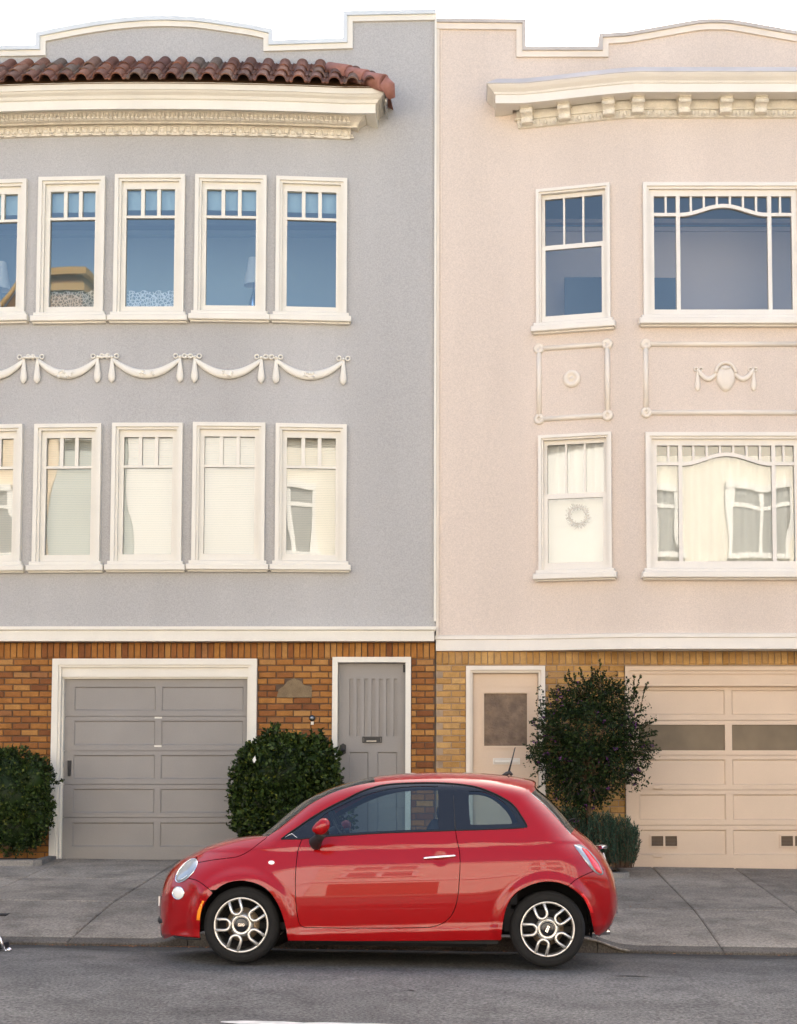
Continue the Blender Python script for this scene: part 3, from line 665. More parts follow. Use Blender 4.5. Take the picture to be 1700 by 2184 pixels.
lf = lf.mesh('leaf_moulding', M['cream_aged'])
n_ = int((CXr - CXl) / .158)
for i in range(n_ + 1):
    x = CXl + .03 + (CXr - CXl - .06) * i / n_; e = .05; yaw = math.atan((YL(x + e) - YL(x - e)) / .1)
    inst('frieze_ornament', mo, corn, (x, YL(x) - .045, zc(285, .05)), (0, 0, yaw)); inst('leaf_moulding', lf, corn, (x, YL(x) - .195, zc(253, .2)), (R(-25), 0, yaw))
# clay tiles
roof = MB(); ze, zt2 = zc(187, .5), PZ(134, 6.06)
sweep(roof, [(.40, ze + .0), (.49, ze + .002), (.08, zt2 - .08), (-.1, zt2 - .08)], CXl, CXr - .05, YL)
roof = roof.build('tile_roof', M['o_dark'], house)
tm = MB(); prof = []
for i in range(17):
    a = math.pi * i / 16; prof.append((.068 * -math.cos(a), .062 * math.sin(a) + .012))
prof = [(-.112, .018), (-.1, .004), (-.085, .002)] + prof + [(.085, .002), (.1, .004), (.112, .018)]
Lt = .36; T = .016; NP = len(prof)
tv = [(x, 0, z + T) for x, z in prof] + [(x, Lt, z * .92 + T) for x, z in prof] + [(x * .99, 0, z) for x, z in prof] + [(x * .99, Lt, z * .92) for x, z in prof]
tf = []
for i in range(NP - 1): tf += [(i, i + 1, NP + i + 1, NP + i), (2 * NP + i + 1, 2 * NP + i, 3 * NP + i, 3 * NP + i + 1), (i + 1, i, 2 * NP + i, 2 * NP + i + 1)]
tm.add(tv, tf, 0, False); tm = tm.mesh('roof_tile', M['tile'])
slope = math.atan2(zt2 - ze, .52); sl = math.hypot(zt2 - ze, .52); per = .217
xe_ = CXr + .42; nc = int((xe_ - (CXl - .3)) / per)
for c_ in range(nc):
    x = xe_ - .1 - per * c_
    for r_ in range(3):
        s0 = sl * r_ / 3; lim = CXr + .36 - .56 * r_ / 2.2
        if x > lim: continue
        xq = min(max(x, CXl), CXr); e = .05; yaw = math.atan((YL(xq + e) - YL(xq - e)) / .1) * (1 if CXl < x < CXr else 0)
        yb_ = YL(xq) - .56 + s0 * math.cos(slope); zb_ = ze - .006 + s0 * math.sin(slope) + .012
        inst('roof_tile', tm, roof, (x + random.uniform(-.004, .004), yb_ + random.uniform(-.006, .006), zb_ + random.uniform(-.003, .003)), (slope - .05 + random.uniform(-.01, .01), random.uniform(-.02, .02), yaw + random.uniform(-.015, .015)))
# pink hip tiles at the right end
hp0, hp1 = P(706, 146, 6.10), P(816, 176, WALL - .58)
h_ = MB(); L3 = (hp1 - hp0)
for i in range(3):
    a = hp0 + L3 * (i / 3 - .04); b_ = hp0 + L3 * ((i + 1) / 3 + .03)
    h_.tube([a + Vector((0, 0, -.015)), b_], [.085, .100], 16, cap=True)
h_.add([tuple(hp0 + Vector((.0, .1, -.02))), tuple(hp1 + Vector((.06, 0, -.02))), (hp1.x + .10, WALL, hp1.z - .06), (hp0.x, WALL, hp0.z)], [(0, 1, 2, 3)])
h_.tube([hp1 + Vector((.0, .0, .0)), hp1 + Vector((.075, .02, -.05)), hp1 + Vector((.10, .1, -.14))], [.092, .085, .05], 12)
h_.build('hip_tile', M['hip_pink'], roof)
b = MB(); b.tube([(CXr + .50, WALL - .42, ze - .02), (CXr + .50, WALL - .42, ze - .15)], .016, 6); b.box(CXr + .485, CXr + .50, WALL - .4, WALL - .05, ze - .16, ze); b.build('end_flashing', M['steel'], roof)
# swags between the storeys
def tassel_mesh(mt, sc=1.0):
    t = MB(); t.lathe([(.016, 0), (.018, -.03), (.025, -.07), (.033, -.14), (.042, -.20), (.046, -.235), (.038, -.275), (.014, -.305), (0, -.31)], 10, Matrix.Scale(.6, 4, (0, 1, 0)) @ Matrix.Scale(sc, 4)); return t.mesh('tassel', mt)
tas = tassel_mesh(M['cream'])
def ring_pts(cx, cz, r, y=0, n=10): return [(cx + r * math.cos(2 * math.pi * i / n), y, cz + r * math.sin(2 * math.pi * i / n)) for i in range(n + 1)]
for (a, b_) in ((-80, 50), (79, 209), (240, 385), (416, 557), (588, 731)):
    Xa, Xb = PX(a, 6.15, 790), PX(b_, 6.15, 790); xm = (Xa + Xb) / 2; Y = YL(xm) - .015; e = .05; yaw = math.atan((YL(xm + e) - YL(xm - e)) / .1); w2 = (Xb - Xa) / 2; z0 = PZ(764, 6.15); dz = PZ(764, 6.15) - PZ(797, 6.15)
    s = MB(); pts = []; rs = []
    for i in range(21):
        t = -1 + i / 10; pts.append((w2 * t, -.01, -dz * (1 - t * t) - .01)); rs.append(.018 + .038 * (1 - t * t) ** .8)
    s.tube(pts, rs, 10, flat=.6)
    for i in range(9): s.lathe([(.0, .026), (.016, .018), (.022, .0)], 7, Matrix.Translation((random.uniform(-.1, .1), -.03, -dz + random.uniform(-.045, .03))) @ Matrix.Rotation(R(90), 4, 'X'))
    s.tube([(x, -.012, .035) for x in (-w2 - .10, -w2 - .05)], .01, 6)
    for sx_ in (-1, 1):
        s.tube(ring_pts(sx_ * w2 - .055, .022, .026, -.012), .011, 5); s.tube(ring_pts(sx_ * w2 + .055, .022, .026, -.012), .011, 5); s.lathe([(0, .03), (.02, .02), (.024, 0)], 8, Matrix.Translation((sx_ * w2, -.008, .01)) @ Matrix.Rotation(R(90), 4, 'X'))
    so = s.build('garland', M['cream'], house, (xm, Y, z0), yaw)
    for sx_ in (-1, 1): inst('tassel', tas, so, (sx_ * w2, -.012, .0))
    if a != -80:
        s = MB(); gap = (PX(a, 6.15, 790) - PX(a - 31, 6.15, 790)); s.tube([(-gap * t, -.01, .012 + .006 * math.sin(t * 25)) for t in [i / 8 for i in range(9)]], [.014 + .006 * (i % 2) for i in range(9)], 6); s.build('ribbon', M['cream'], house, (Xa, Y, z0), yaw)
room(house, XLm + .3, XC - .3, PZ(760, 6.5), PZ(352, 6.5)); room(house, XLm + .3, XC - .3, PZ(1290, 6.5), PZ(885, 6.5), y1=9.0)
# ---- ground floor
gx0, gx1 = PX(111, WALL, 1600), PX(547.4, WALL, 1600); dx0, dx1 = PX(708.7, WALL, 1600), PX(876.3, WALL, 1600)
gt = PZ(1404.6, WALL); dt = PZ(1401, WALL); zsold = PZ(1405, WALL); zfloor = -.2
bw = MB(); holes2 = [(gx0 + .03, gx1 - .03, zfloor - .1, gt - .03), (dx0 + .03, dx1 - .03, zfloor - .1, dt - .03)]
wallgrid(bw, [XLm, XC - .004] + [v for h in holes2 for v in h[:2]], [zfloor, zband + .04, gt - .03, dt - .03], lambda x: WALL + .012, holes2, smooth=False, thick=.2)
bw = bw.build('brick_wall', M['mortar_dark'], house)
px_, pz_ = PX(628, WALL, 1470), PZ(1487, WALL)
def in_plaque(x, z): return abs(x - px_) < .2 and pz_ < z < pz_ + .21
bricks(bw, [(XLm, gx0, zfloor, zsold), (gx1, dx0, zfloor, zsold), (dx1, XC - .006, zfloor, zsold)], M['brick_red'], zsold, .0782, .214, .011, [in_plaque], soldier=(XLm, XC - .006, zsold, zband, .0755))
# plaque: arched cap stone
pp = [(px_ - .215, pz_), (px_ + .215, pz_), (px_ + .215, pz_ + .13), (px_ + .12, pz_ + .15), (px_ + .08, pz_ + .2), (px_, pz_ + .235), (px_ - .08, pz_ + .2), (px_ - .14, pz_ + .13), (px_ - .19, pz_ + .1)]
M['plaque'] = surf('plaque_stone', (.24, .175, .10), .95, .2, 12, 80, .8, .006, speck=.3)
b = MB(); b.prism(pp, WALL - .012, WALL + .03); b.build('arched_plaque', M['plaque'], bw)
# bell push by the door
t = empty('door_bell', (PX(666.5, WALL, 1533), WALL - .004, PZ(1533, WALL)), 'small oval silver bell push with dark rim on the brick beside the grey door', 'doorbell')
b = MB(); b.lathe([(.0, .0), (.036, .0), (.038, .02), (.03, .028), (0, .03)], 16, Matrix.Translation((0, 0, .012)) @ Matrix.Rotation(R(90), 4, 'X')); b.build('bell_rim', M['black_plastic'], t)
b = MB(); b.lathe([(.0, .0), (.024, .0), (.022, .012), (0, .015)], 14, Matrix.Translation((-.004, -.028, .012)) @ Matrix.Rotation(R(90), 4, 'X')); b.build('bell_button', M['steel'], t)
b = MB(); b.cbox(-.018, .018, -.02, 0, -.07, -.03, .004); b.build('bell_plate', M['cream_aged'], t)
# garage
def frame3(mb, x0, x1, z0, z1, wd, y0, y1):
    A = [(x0, z0), (x0, z1), (x1, z1), (x1, z0)]; B = [(x0 + wd, z0), (x0 + wd, z1 - wd), (x1 - wd, z1 - wd), (x1 - wd, z0)]; ribbon(mb, A, B, y0, y1)
zg = walk_z(-4.2, WALL) - .03
b = MB(); frame3(b, gx0, gx1, zg, gt, .075, WALL - .05, WALL + .1); frame3(b, gx0 + .075, gx1 - .075, zg, gt - .075, .03, WALL - .03, WALL + .1)
gi0, gi1, gti = gx0 + .105, gx1 - .105, PZ(1444, WALL + .08)
b.box(gi0, gi1, WALL + .0, WALL + .1, gti, gt - .105); frame3(b, gi0, gi1, zg, gti, .02, WALL + .03, WALL + .12)
b.build('garage_frame', M['cream'], house)
def raised_panel(mt, par, x0, x1, z0, z1, Y, name='panel'):
    p_ = MB(); a = .012
    p_.add([(x0, Y, z0), (x1, Y, z0), (x1, Y, z1), (x0, Y, z1), (x0 + a, Y + .012, z0 + a), (x1 - a, Y + .012, z0 + a), (x1 - a, Y + .012, z1 - a), (x0 + a, Y + .012, z1 - a)], [(0, 1, 5, 4), (1, 2, 6, 5), (2, 3, 7, 6), (3, 0, 4, 7)])
    p_.add([(x0 + a, Y + .012, z0 + a), (x1 - a, Y + .012, z0 + a), (x1 - a, Y + .012, z1 - a), (x0 + a, Y + .012, z1 - a)], [(0, 1, 2, 3)]); return p_.build(name, mt, par)
def panel_door(house, mt, X0, X1, Z0, Z1, Y, rails, rows, cols, skip=()):
    """sectional door: boards with sunk panels; each panel is its own piece"""
    d = MB(); xs2 = sorted([X0, X1] + [c for q in cols for c in q]); gap = .006
    cuts = [Z1] + rails + [Z0]
    for i in range(len(cuts) - 1):
        zt_, zb_ = cuts[i] - (gap / 2 if i else 0), cuts[i + 1] + (gap / 2 if i < len(cuts) - 2 else 0); r0, r1 = rows[i]
        d.box(X0, X1, Y, Y + .04, r1, zt_); d.box(X0, X1, Y, Y + .04, zb_, r0)
        edges = [X0] + [v for q in cols for v in q] + [X1]
        for j in range(0, len(edges), 2): d.box(edges[j], edges[j + 1], Y, Y + .04, r0, r1)
    d.box(X0, X1, Y + .045, Y + .06, Z0, Z1)
    o = d.build('garage_door', mt, house)
    for i, (r0, r1) in enumerate(rows):
        for j, (a, b_) in enumerate(cols):
            if (i, j) in skip: continue
            raised_panel(mt, o, a + .002, b_ - .002, r0 + .002, r1 - .002, Y + .001)
    return o
YD = WALL + .07
def zz(v, Y=YD): return PZ(v, Y)
gd = panel_door(house, M['grey_door'], gi0 + .01, gi1 - .01, zg + .02, gti, YD, [zz(1527), zz(1600.6), zz(1672), zz(1743)], [(zz(b_), zz(a)) for a, b_ in ((1464.4, 1514.7), (1536.5, 1588.5), (1609.8, 1660.5), (1681.7, 1732.5), (1753.5, 1804.8))], [(PX(157.4, YD, 1600), PX(330.8, YD, 1600)), (PX(343.8, YD, 1600), PX(518.3, YD, 1600))])
b = MB(); hx, hz = PX(149, YD, 1636), zz(1637); b.prism([(hx - .012, hz - .1), (hx + .012, hz - .1), (hx + .02, hz + .09), (hx - .02, hz + .09)], YD - .03, YD - .001); b.build('handle', M['black_plastic'], gd)
for v_ in (1530, 1590.5):
    b = MB(); hx, hz = PX(337, YD, 1600), zz(v_); b.box(hx - .045, hx + .045, YD - .003, YD - .0005, hz - .010, hz + .010); b.build('bare_patch', M['cream'], gd)
# grey front door
zd = walk_z(-1.2, WALL) - .03
b = MB(); frame3(b, dx0, dx1, zd, dt, .065, WALL - .05, WALL + .1); b.build('door_frame', M['cream'], house)
di0, di1, dti = dx0 + .07, dx1 - .07, dt - .072
d = MB(); Yd = WALL + .05
sl_ = [(PX(765.3 - 20 + 15.75 * i, Yd, 1500), PX(765.3 - 20 + 15.75 * i + 7.5, Yd, 1500)) for i in range(7)]
zs0, zs1 = zz(1569.5, Yd), zz(1447, Yd); zl0, zl1 = zz(1790, Yd), zz(1603, Yd)
d.box(di0, di1, Yd, Yd + .04, zs1, dti); d.box(di0, di1, Yd, Yd + .04, zl1, zs0); d.box(di0, di1, Yd, Yd + .04, zd, zl0)
ed = [di0] + [v for q in sl_ for v in q] + [di1]
for j in range(0, len(ed), 2): d.box(ed[j], ed[j + 1], Yd, Yd + .04, zs0, zs1)
lp = [(PX(744.6, Yd, 1650), PX(786, Yd, 1650)), (PX(805, Yd, 1650), PX(847, Yd, 1650))]; ed = [di0, lp[0][0], lp[0][1], lp[1][0], lp[1][1], di1]
for j in range(0, 6, 2): d.box(ed[j], ed[j + 1], Yd, Yd + .04, zl0, zl1)
d.box(di0, di1, Yd + .042, Yd + .06, zd, dti)
door = d.build('front_door', M['grey_door'], house)
for a, b_ in lp: raised_panel(M['grey_door'], door, a + .002, b_ - .002, zl0 + .002, zl1 - .002, Yd + .001)
for a, b_ in sl_:
    b = MB(); b.box(a + .001, b_ - .001, Yd + .022, Yd + .041, zs0 + .001, zs1 - .001); b.build('slot', M['grey_door'], door)
b = MB(); sx_, sz_ = PX(794, Yd, 1577), zz(1577, Yd); frame_rect(b, sx_ - .12, sx_ + .12, sz_ - .038, sz_ + .038, .012, .012, .012, Yd - .014, Yd - .0005); b.box(sx_ - .1, sx_ + .1, Yd - .006, Yd - .001, sz_ - .025, sz_ + .025); b.build('mail_slot', M['black_plastic'], door)
b = MB(); b.box(sx_ - .07, sx_ + .05, Yd - .012, Yd - .007, sz_ - .02, sz_ - .012); b.build('mail_slot_edge', M['steel'], door)
b = MB(); kx, kz = PX(732, Yd, 1597), zz(1597, Yd); b.prism([(kx - .03, kz - .06), (kx, kz - .07), (kx + .035, kz - .05), (kx + .035, kz + .05), (kx, kz + .07), (kx - .035, kz + .05)], Yd - .02, Yd - .0005); b.lathe([(.0, .05), (.022, .045), (.024, .02), (.012, .0)], 12, Matrix.Translation((kx + .004, Yd - .02, kz - .01)) @ Matrix.Rotation(R(90), 4, 'X')); b.build('door_knob', M['black_plastic'], door)
b = MB(); b.cbox(di1 - .03, di1 - .004, Yd - .012, Yd - .001, dti - .11, dti - .015, .003); b.build('door_closer', M['black_plastic'], door)
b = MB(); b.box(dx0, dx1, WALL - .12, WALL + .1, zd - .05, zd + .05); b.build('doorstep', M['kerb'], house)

# ================================================================ RIGHT HOUSE (pink)
RC = PX(1543, 6.0, 800)
def YR(x):
    xx = x if x < RC else 2 * RC - x
    a, b_ = PX(1080, 6.2, 800), PX(1350, 6.05, 800); t = (xx - a) / (b_ - a)
    if t <= 0: return WALL
    if t >= 1: return WALL - .31
    s = sm(0, 1, t) * .35 + t * .65
    return WALL - .31 * s
XRr = 2 * RC - XC
house2 = empty('pink_house', (0, 0, 0), 'pale pink stucco row house with bracketed cornice above yellow brick ground floor', 'house', 'row houses along the street')
hs = [small_window(house2, YR, (1146, 1301), 396, 684, 524, None, False), big_window(house2, YR, (1372, 1716), 388, 673, (1446, 1641), 458, 20, False),
      small_window(house2, YR, (1151, 1304), 924, 1214, 1055, None, True), big_window(house2, YR, (1378, 1722), 921, 1212, (1451, 1650), 989, 21, True)]
def mirror_rect(h): return (2 * RC - h[1], 2 * RC - h[0], h[2], h[3])
# the matching side windows beyond the frame
for (src, vx, vt, vb, rail, lower) in ((hs[0], None, 396, 684, 524, False), (hs[2], None, 924, 1214, 1055, True)):
    a, b_ = 2 * RC - src[1] - .06, 2 * RC - src[0] + .06; vy = (vt + vb) / 2; Y = YR((a + b_) / 2); s_ = FPX / ((P(1000, vy, Y) - CAM).dot(FW)); hs.append(small_window(house2, YR, (1000 + a * s_, 1000 + b_ * s_), vt, vb, rail, None, lower))
zb2 = PZ(1362, WALL - .1); zt3 = PZ(210, WALL)
xs_ = frange(XC + .004, XRr, .2); zs_ = frange(zb2, zt3, .5)
for h in hs: xs_ += [h[0], h[1]]; zs_ += [h[2], h[3]]
w = MB(); wallgrid(w, xs_, zs_, YR, hs)
w.box(XC + .004, XC + .2, WALL + .3, 17, -.6, 9.9); w.box(XRr - .2, XRr, WALL + .25, 17, -.6, 9.9); w.box(XC + .004, XRr, 17, 17.2, -.6, 9.9); w.box(XC + .2, XRr - .2, WALL + .3, 17, 9.6, 9.8)
w.build('stucco_wall', M['pink_stucco'], house2)
pr = [(933, 38), (1122, 40), (1122, 98), (1278, 98), (1278, 71), (1340, 67), (1375, 61), (1420, 53), (1465, 45), (1490, 41), (1512, 39.5), (1543, 40)]
PR = [(P(a, b_, WALL - .06).x, P(a, b_, WALL - .06).z) for a, b_ in pr]; PR[0] = (XC + .006, PR[0][1])
PR = PR[:-1]; PR += [(2 * RC - x, z) for (x, z) in reversed(PR)]
parapet(house2, PR, zt3, M['pink_stucco'], M['coping_dull'], M['pink_trim'], .045, .075)
b = MB(); b.box(XC + .005, XC + .035, WALL - .02, WALL + .05, zb2, PZ(60, WALL)); b.box(XC + .06, XC + .066, WALL - .006, WALL + .05, zb2, PZ(60, WALL)); b.build('corner_strip', M['pink_trim'], house2)
b = MB(); zt_, zm_, zl_ = PZ(1354, WALL - .14), PZ(1363, WALL - .14), PZ(1386, WALL - .14)
sweep(b, [(.03, zt_ + .012), (.36, zt_), (.36, zm_ + .012), (.335, zm_), (.335, zl_), (.0, zl_)], XC + .37, XRr - .37, lambda x: WALL, n=6)
b = MB(); sweep(b, [(.0, zt_ + .012), (.06, zt_), (.06, zm_ + .01), (.045, zm_), (.045, zl_), (.0, zl_)], XC + .05, XRr - .05, lambda x: YR(x), n=80)
b.box(XC + .01, XRr, WALL - .03, WALL + .02, zl_ + .002, zt_ - .002)
b.build('belt_course', M['white_right'], house2)
zband2 = zl_
# soffit that closes the bay's underside
b = MB(); k_ = 40; b.grid(lambda u, v: (XC + .05 + (XRr - XC - .1) * u, YR(XC + .05 + (XRr - XC - .1) * u) * (1 - v) + WALL * v, zband2 + .03), k_, 1); b.build('bay_soffit', M['white_right'], house2)
# cornice
RXl = PX(1110, 6.28, 230); RXr = 2 * RC - RXl
def zr(vy, d): return PZ(vy, WALL - .28 - d)
b = MB(); sweep(b, [(.0, zr(254, .02)), (.03, zr(253, .02)), (.03, zr(250, .03)), (.045, zr(236, .05)), (.07, zr(234, .07)), (.07, zr(231.5, .07)), (.05, zr(231, .05)), (.05, zr(206, .05)), (.08, zr(202, .08)), (.14, zr(199.5, .2))], RXl, RXr, YR)
fr2 = b.build('frieze', M['cream_aged'], house2)
b = MB(); sweep(b, [(.1, zr(199, .3) + .01), (.32, zr(198.5, .32)), (.32, zr(181, .32)), (.335, zr(179, .33)), (.345, zr(174, .35)), (.39, zr(165, .39)), (.41, zr(160, .41)), (.42, zr(157, .42)), (.42, zr(155, .42)), (.40, zr(154, .4)), (.30, zr(147, .3)), (.0, zr(144, .2))], RXl, RXr, YR)
b.build('cornice', M['white_right'], house2)
b = MB(); sweep(b, [(.425, zr(156, .42)), (.428, zr(155, .42)), (.405, zr(153.4, .4)), (.305, zr(146, .3)), (.0, zr(143, .2))], RXl, RXr, YR); b.build('cornice_flashing', M['coping_dull'], house2)
bk = MB(); hb = zr(200, .2) - zr(233, .2); prf = [(0, 0), (-.10, .0), (-.12, .02), (-.10, .055), (-.13, .075), (-.19, .09), (-.225, .12), (-.21, .15), (-.25, .155), (-.25, hb), (0, hb)]
n = len(prf); kk = [(-.082, y, z) for y, z in prf] + [(.082, y, z) for y, z in prf]
bk.add(kk, [tuple(range(n)), tuple(range(2 * n - 1, n - 1, -1))] + [(i, n + i, n + (i + 1) % n, (i + 1) % n) for i in range(n)])
bk.cbox(-.1, .1, -.27, 0, hb - .035, hb - .002, .006); bk.tube([(-.09, -.2, .115), (.09, -.2, .115)], .028, 8); bk.cbox(-.05, .05, -.12, -.09, .0, .06, .01)
bk.v = [(x * .86, y * .72, z - .012) for x, y, z in bk.v]; bk = bk.mesh('bracket', M['cream_aged'])
for v_ in (1126, 1205, 1296, 1357, 1455, 1543):
    x = PX(v_, 6.0 if v_ > 1340 else 6.15, 216)
    for X_b in ([x] if v_ == 1543 else [x, 2 * RC - x]):
        e = .05; yaw = math.atan((YR(X_b + e) - YR(X_b - e)) / .1); o = inst('bracket', bk, fr2, (X_b, YR(X_b) - .05, zr(233, .2)), (0, 0, yaw))
eg = MB(); n_ = int((RXr - RXl) / .138)
for i in range(n_ + 1):
    x = RXl + .02 + (RXr - RXl - .04) * i / n_; y = YR(x) - .05; z = zr(243, .05)
    eg.lathe([(0, .022), (.014, .018), (.022, .006), (.022, -.01)], 8, Matrix.Translation((x, y, z)) @ Matrix.Scale(1.6, 4, (0, 0, 1)) @ Matrix.Rotation(R(90), 4, 'X')); eg.tube([(x + .069, y - .005, z + .035), (x + .069, y - .012, z - .035)], .007, 5)
    eg.tube([(x + .036 * math.cos(a), y - .004, z - .005 + .042 * math.sin(a)) for a in [math.pi + math.pi * q / 6 for q in range(7)]], .006, 4)
eg.build('egg_moulding', M['cream_aged'], fr2, kind='stuff')
# moulded panels between the storeys
def mould_panel(vx0, vx1, vy0, vy1, right_out=None):
    Xa, Xb = PX(vx0, 6.1 if vx0 < 1340 else 6.0, 810), PX(vx1, 6.05, 810); 
    if right_out: Xb = 2 * RC - Xa
    xm = (Xa + Xb) / 2; Y = YR(xm); e = .05; yaw = math.atan((YR(xm + e) - YR(xm - e)) / .1); w2 = (Xb - Xa) / 2 / math.cos(yaw); z0, z1 = PZ(vy1, Y), PZ(vy0, Y)
    s = MB()
    for (p_, q_) in (((-w2, z0), (w2, z0)), ((-w2, z1), (w2, z1)), ((-w2, z0), (-w2, z1)), ((w2, z0), (w2, z1))):
        s.tube([(p_[0], -.004, p_[1] - z0), (q_[0], -.004, q_[1] - z0)], .032, 8, flat=1)
    for cx in (-w2, w2):
        for cz in (0, z1 - z0):
            s.lathe([(.0, .03), (.012, .03), (.02, .018), (.04, .034), (.062, .026), (.07, .0)], 16, Matrix.Translation((cx, -.004, cz)) @ Matrix.Rotation(R(90), 4, 'X'))
    return s.build('panel_moulding', M['pink_trim'], house2, (xm, Y, z0), yaw), w2, z1 - z0
M['pink_trim'].node_tree.nodes['Principled BSDF'].inputs['Roughness'].default_value = .6
pm, w2, hh = mould_panel(1151, 1295, 739, 890)
s = MB(); s.lathe([(.0, .035), (.022, .03), (.03, .012), (.05, .012), (.06, .035), (.085, .035), (.105, .02), (.11, .0)], 28, Matrix.Translation((-.015, -.002, hh * .545)) @ Matrix.Rotation(R(90), 4, 'X')); s.build('rosette', M['pink_trim'], pm)
pm, w2, hh = mould_panel(1377, 1710, 734, 880, True)
s = MB()
# cartouche with two short swags and tassels
sh = []
for i in range(24):
    a = 2 * math.pi * i / 24; sh.append((.115 * math.cos(a) * (1 if math.sin(a) > -.3 else .9), .0, .165 * math.sin(a)))
for k_, (sc, y) in enumerate(((1, 0), (.93, -.03), (.75, -.042), (.4, -.05))): s.v += [(p[0] * sc, y, p[2] * sc + hh * .5) for p in sh]
for k_ in range(3):
    for i in range(24): s.f.append((k_ * 24 + i, k_ * 24 + (i + 1) % 24, k_ * 24 + 24 + (i + 1) % 24, k_ * 24 + 24 + i)); s.m.append(0); s.s.append(True)
s.f.append(tuple(range(72, 96))); s.m.append(0); s.s.append(False)
s.tube([(.12 * math.cos(a), -.02, hh * .5 + .06 + .13 * math.sin(a)) for a in [math.pi * i / 10 for i in range(11)]], .022, 8)
s.tube([(-.06, -.035, hh * .5 + .13), (-.02, -.045, hh * .5 + .11), (.02, -.045, hh * .5 + .11), (.06, -.035, hh * .5 + .13)], .012, 6)
for d in (-1, 1):
    s.tube([(d * (.10 + .24 * t), -.015, hh * .5 + .07 - .10 * math.sin(math.pi * t) + .04 * t) for t in [i / 8 for i in range(9)]], [.018 + .016 * math.sin(math.pi * i / 8) for i in range(9)], 8, flat=.7)
    s.tube(ring_pts(d * .36, hh * .5 + .11, .022, -.01), .010, 5); s.tube(ring_pts(d * .30, hh * .5 + .11, .022, -.01), .010, 5)
so = s.build('cartouche', M['pink_trim'], pm, (.02, 0, 0))
ts = tassel_mesh(M['pink_trim'], .8)
for d in (-1, 1): inst('tassel', ts, so, (d * .34, -.01, hh * .5 + .09))
room(house2, XC + .3, XRr - .3, PZ(770, 6.5), PZ(372, 6.5)); room(house2, XC + .3, XRr - .3, PZ(1300, 6.5), PZ(900, 6.5), y1=8.6)
M['pale_wall'] = mat('pale_inside_wall', (.44, .40, .38), .9)
zt_ = PZ(490, 7.3); b = MB(); b.box(XC + .5, XRr - .5, 7.3, 7.36, PZ(770, 6.5), zt_); b.box(XC + .5, XRr - .5, 7.27, 7.299, zt_ - .03, zt_ + .03); b.box(XC + .5, XRr - .5, 7.28, 7.36, zt_ + .09, zt_ + .14); b.build('inside_wall', M['pale_wall'], house2)
M['blue_wall'] = mat('blue_inside_wall', (.40, .50, .56), .9)
b = MB(); q_ = PZ(500, 8.0); b.box(XLm + .5, XC - .5, 8.0, 8.06, PZ(760, 6.5), q_); b.box(XLm + .5, XC - .5, 7.9, 7.999, q_ - .05, q_ + .02); b.box(XLm + .5, XC - .5, 7.95, 8.05, q_ + .12, q_ + .2); b.build('inside_wall', M['blue_wall'], house)
# two dark blue boards inside the upper room
M['blue_dark'] = mat('dark_blue_board', (.03, .06, .09), .6)
b = MB(); b.box(PX(1204, 6.9, 650), PX(1288, 6.9, 650), 6.88, 6.94, PZ(700, 6.9), PZ(592, 6.9)); b.build('room_board', M['blue_dark'], house2)
b = MB(); b.box(PX(1380, 6.75, 650), PX(1441, 6.75, 650), 6.75, 6.79, PZ(700, 6.75), PZ(592, 6.75)); b.build('room_board', M['blue_dark'], house2)
# ---- ground floor
ex0, ex1 = PX(994, WALL, 1600), PX(1163, WALL, 1600); hx0 = PX(1334, WALL, 1650); hx1 = 2 * PX(1554, WALL, 1650) - hx0
et = PZ(1420, WALL); ht = PZ(1421, WALL); zf2 = -.4; zs2 = PZ(1418, WALL)
bw2 = MB(); holes3 = [(ex0 + .03, ex1 - .03, zf2 - .1, et - .03), (hx0 + .03, hx1 - .03, zf2 - .1, ht - .03)]
wallgrid(bw2, [XC + .004, XRr] + [v for h in holes3 for v in h[:2]], [zf2, zband2 + .04, et - .03, ht - .03], lambda x: WALL + .010, holes3, smooth=False, thick=.2)
bw2 = bw2.build('brick_wall', M['mortar_light'], house2)
bricks(bw2, [(XC + .006, ex0, zf2, zs2), (ex1, hx0, zf2, zs2), (hx1, XRr, zf2, zs2)], M['brick_yellow'], zs2, .0782, .214, .009, soldier=(XC + .006, XRr, zs2, zband2, .0795))
M['pebble'] = surf('pebbled_glass', (.22, .145, .085), .25, .4, 9, 38, 1.0, .03, spec=.8)
M['garage_glass'] = surf('garage_glass', (.17, .125, .075), .35, .4, 1.6, 30, .15, .003, spec=.3)
ze2 = walk_z(.6, WALL) - .03
b = MB(); frame3(b, ex0, ex1, ze2, et, .05, WALL - .035, WALL + .1); frame3(b, ex0 + .05, ex1 - .05, ze2, et - .05, .03, WALL - .0, WALL + .1); b.build('door_frame', M['pink_trim'], house2)
ei0, ei1, eti = ex0 + .085, ex1 - .085, et - .085; Ye = WALL + .07
qx0, qx1, qz0, qz1 = PX(1032.7, Ye, 1530), PX(1124, Ye, 1530), zz(1590, Ye), zz(1478.5, Ye)
d = MB(); d.box(ei0, qx0, Ye, Ye + .04, ze2, eti); d.box(qx1, ei1, Ye, Ye + .04, ze2, eti); d.box(qx0, qx1, Ye, Ye + .04, qz1, eti); d.box(qx0, qx1, Ye, Ye + .04, ze2, qz0)
frame_rect(d, qx0 - .03, qx1 + .03, qz0 - .03, qz1 + .03, .022, .022, .022, Ye - .012, Ye - .0005); d.box(ei0, ei1, Ye - .006, Ye - .0005, zz(1464, Ye), zz(1461, Ye))
d = d.build('front_door', M['pink_door'], house2)
b = MB(); b.box(qx0, qx1, Ye + .012, Ye + .02, qz0, qz1); b.build('pane', M['pebble'], d)
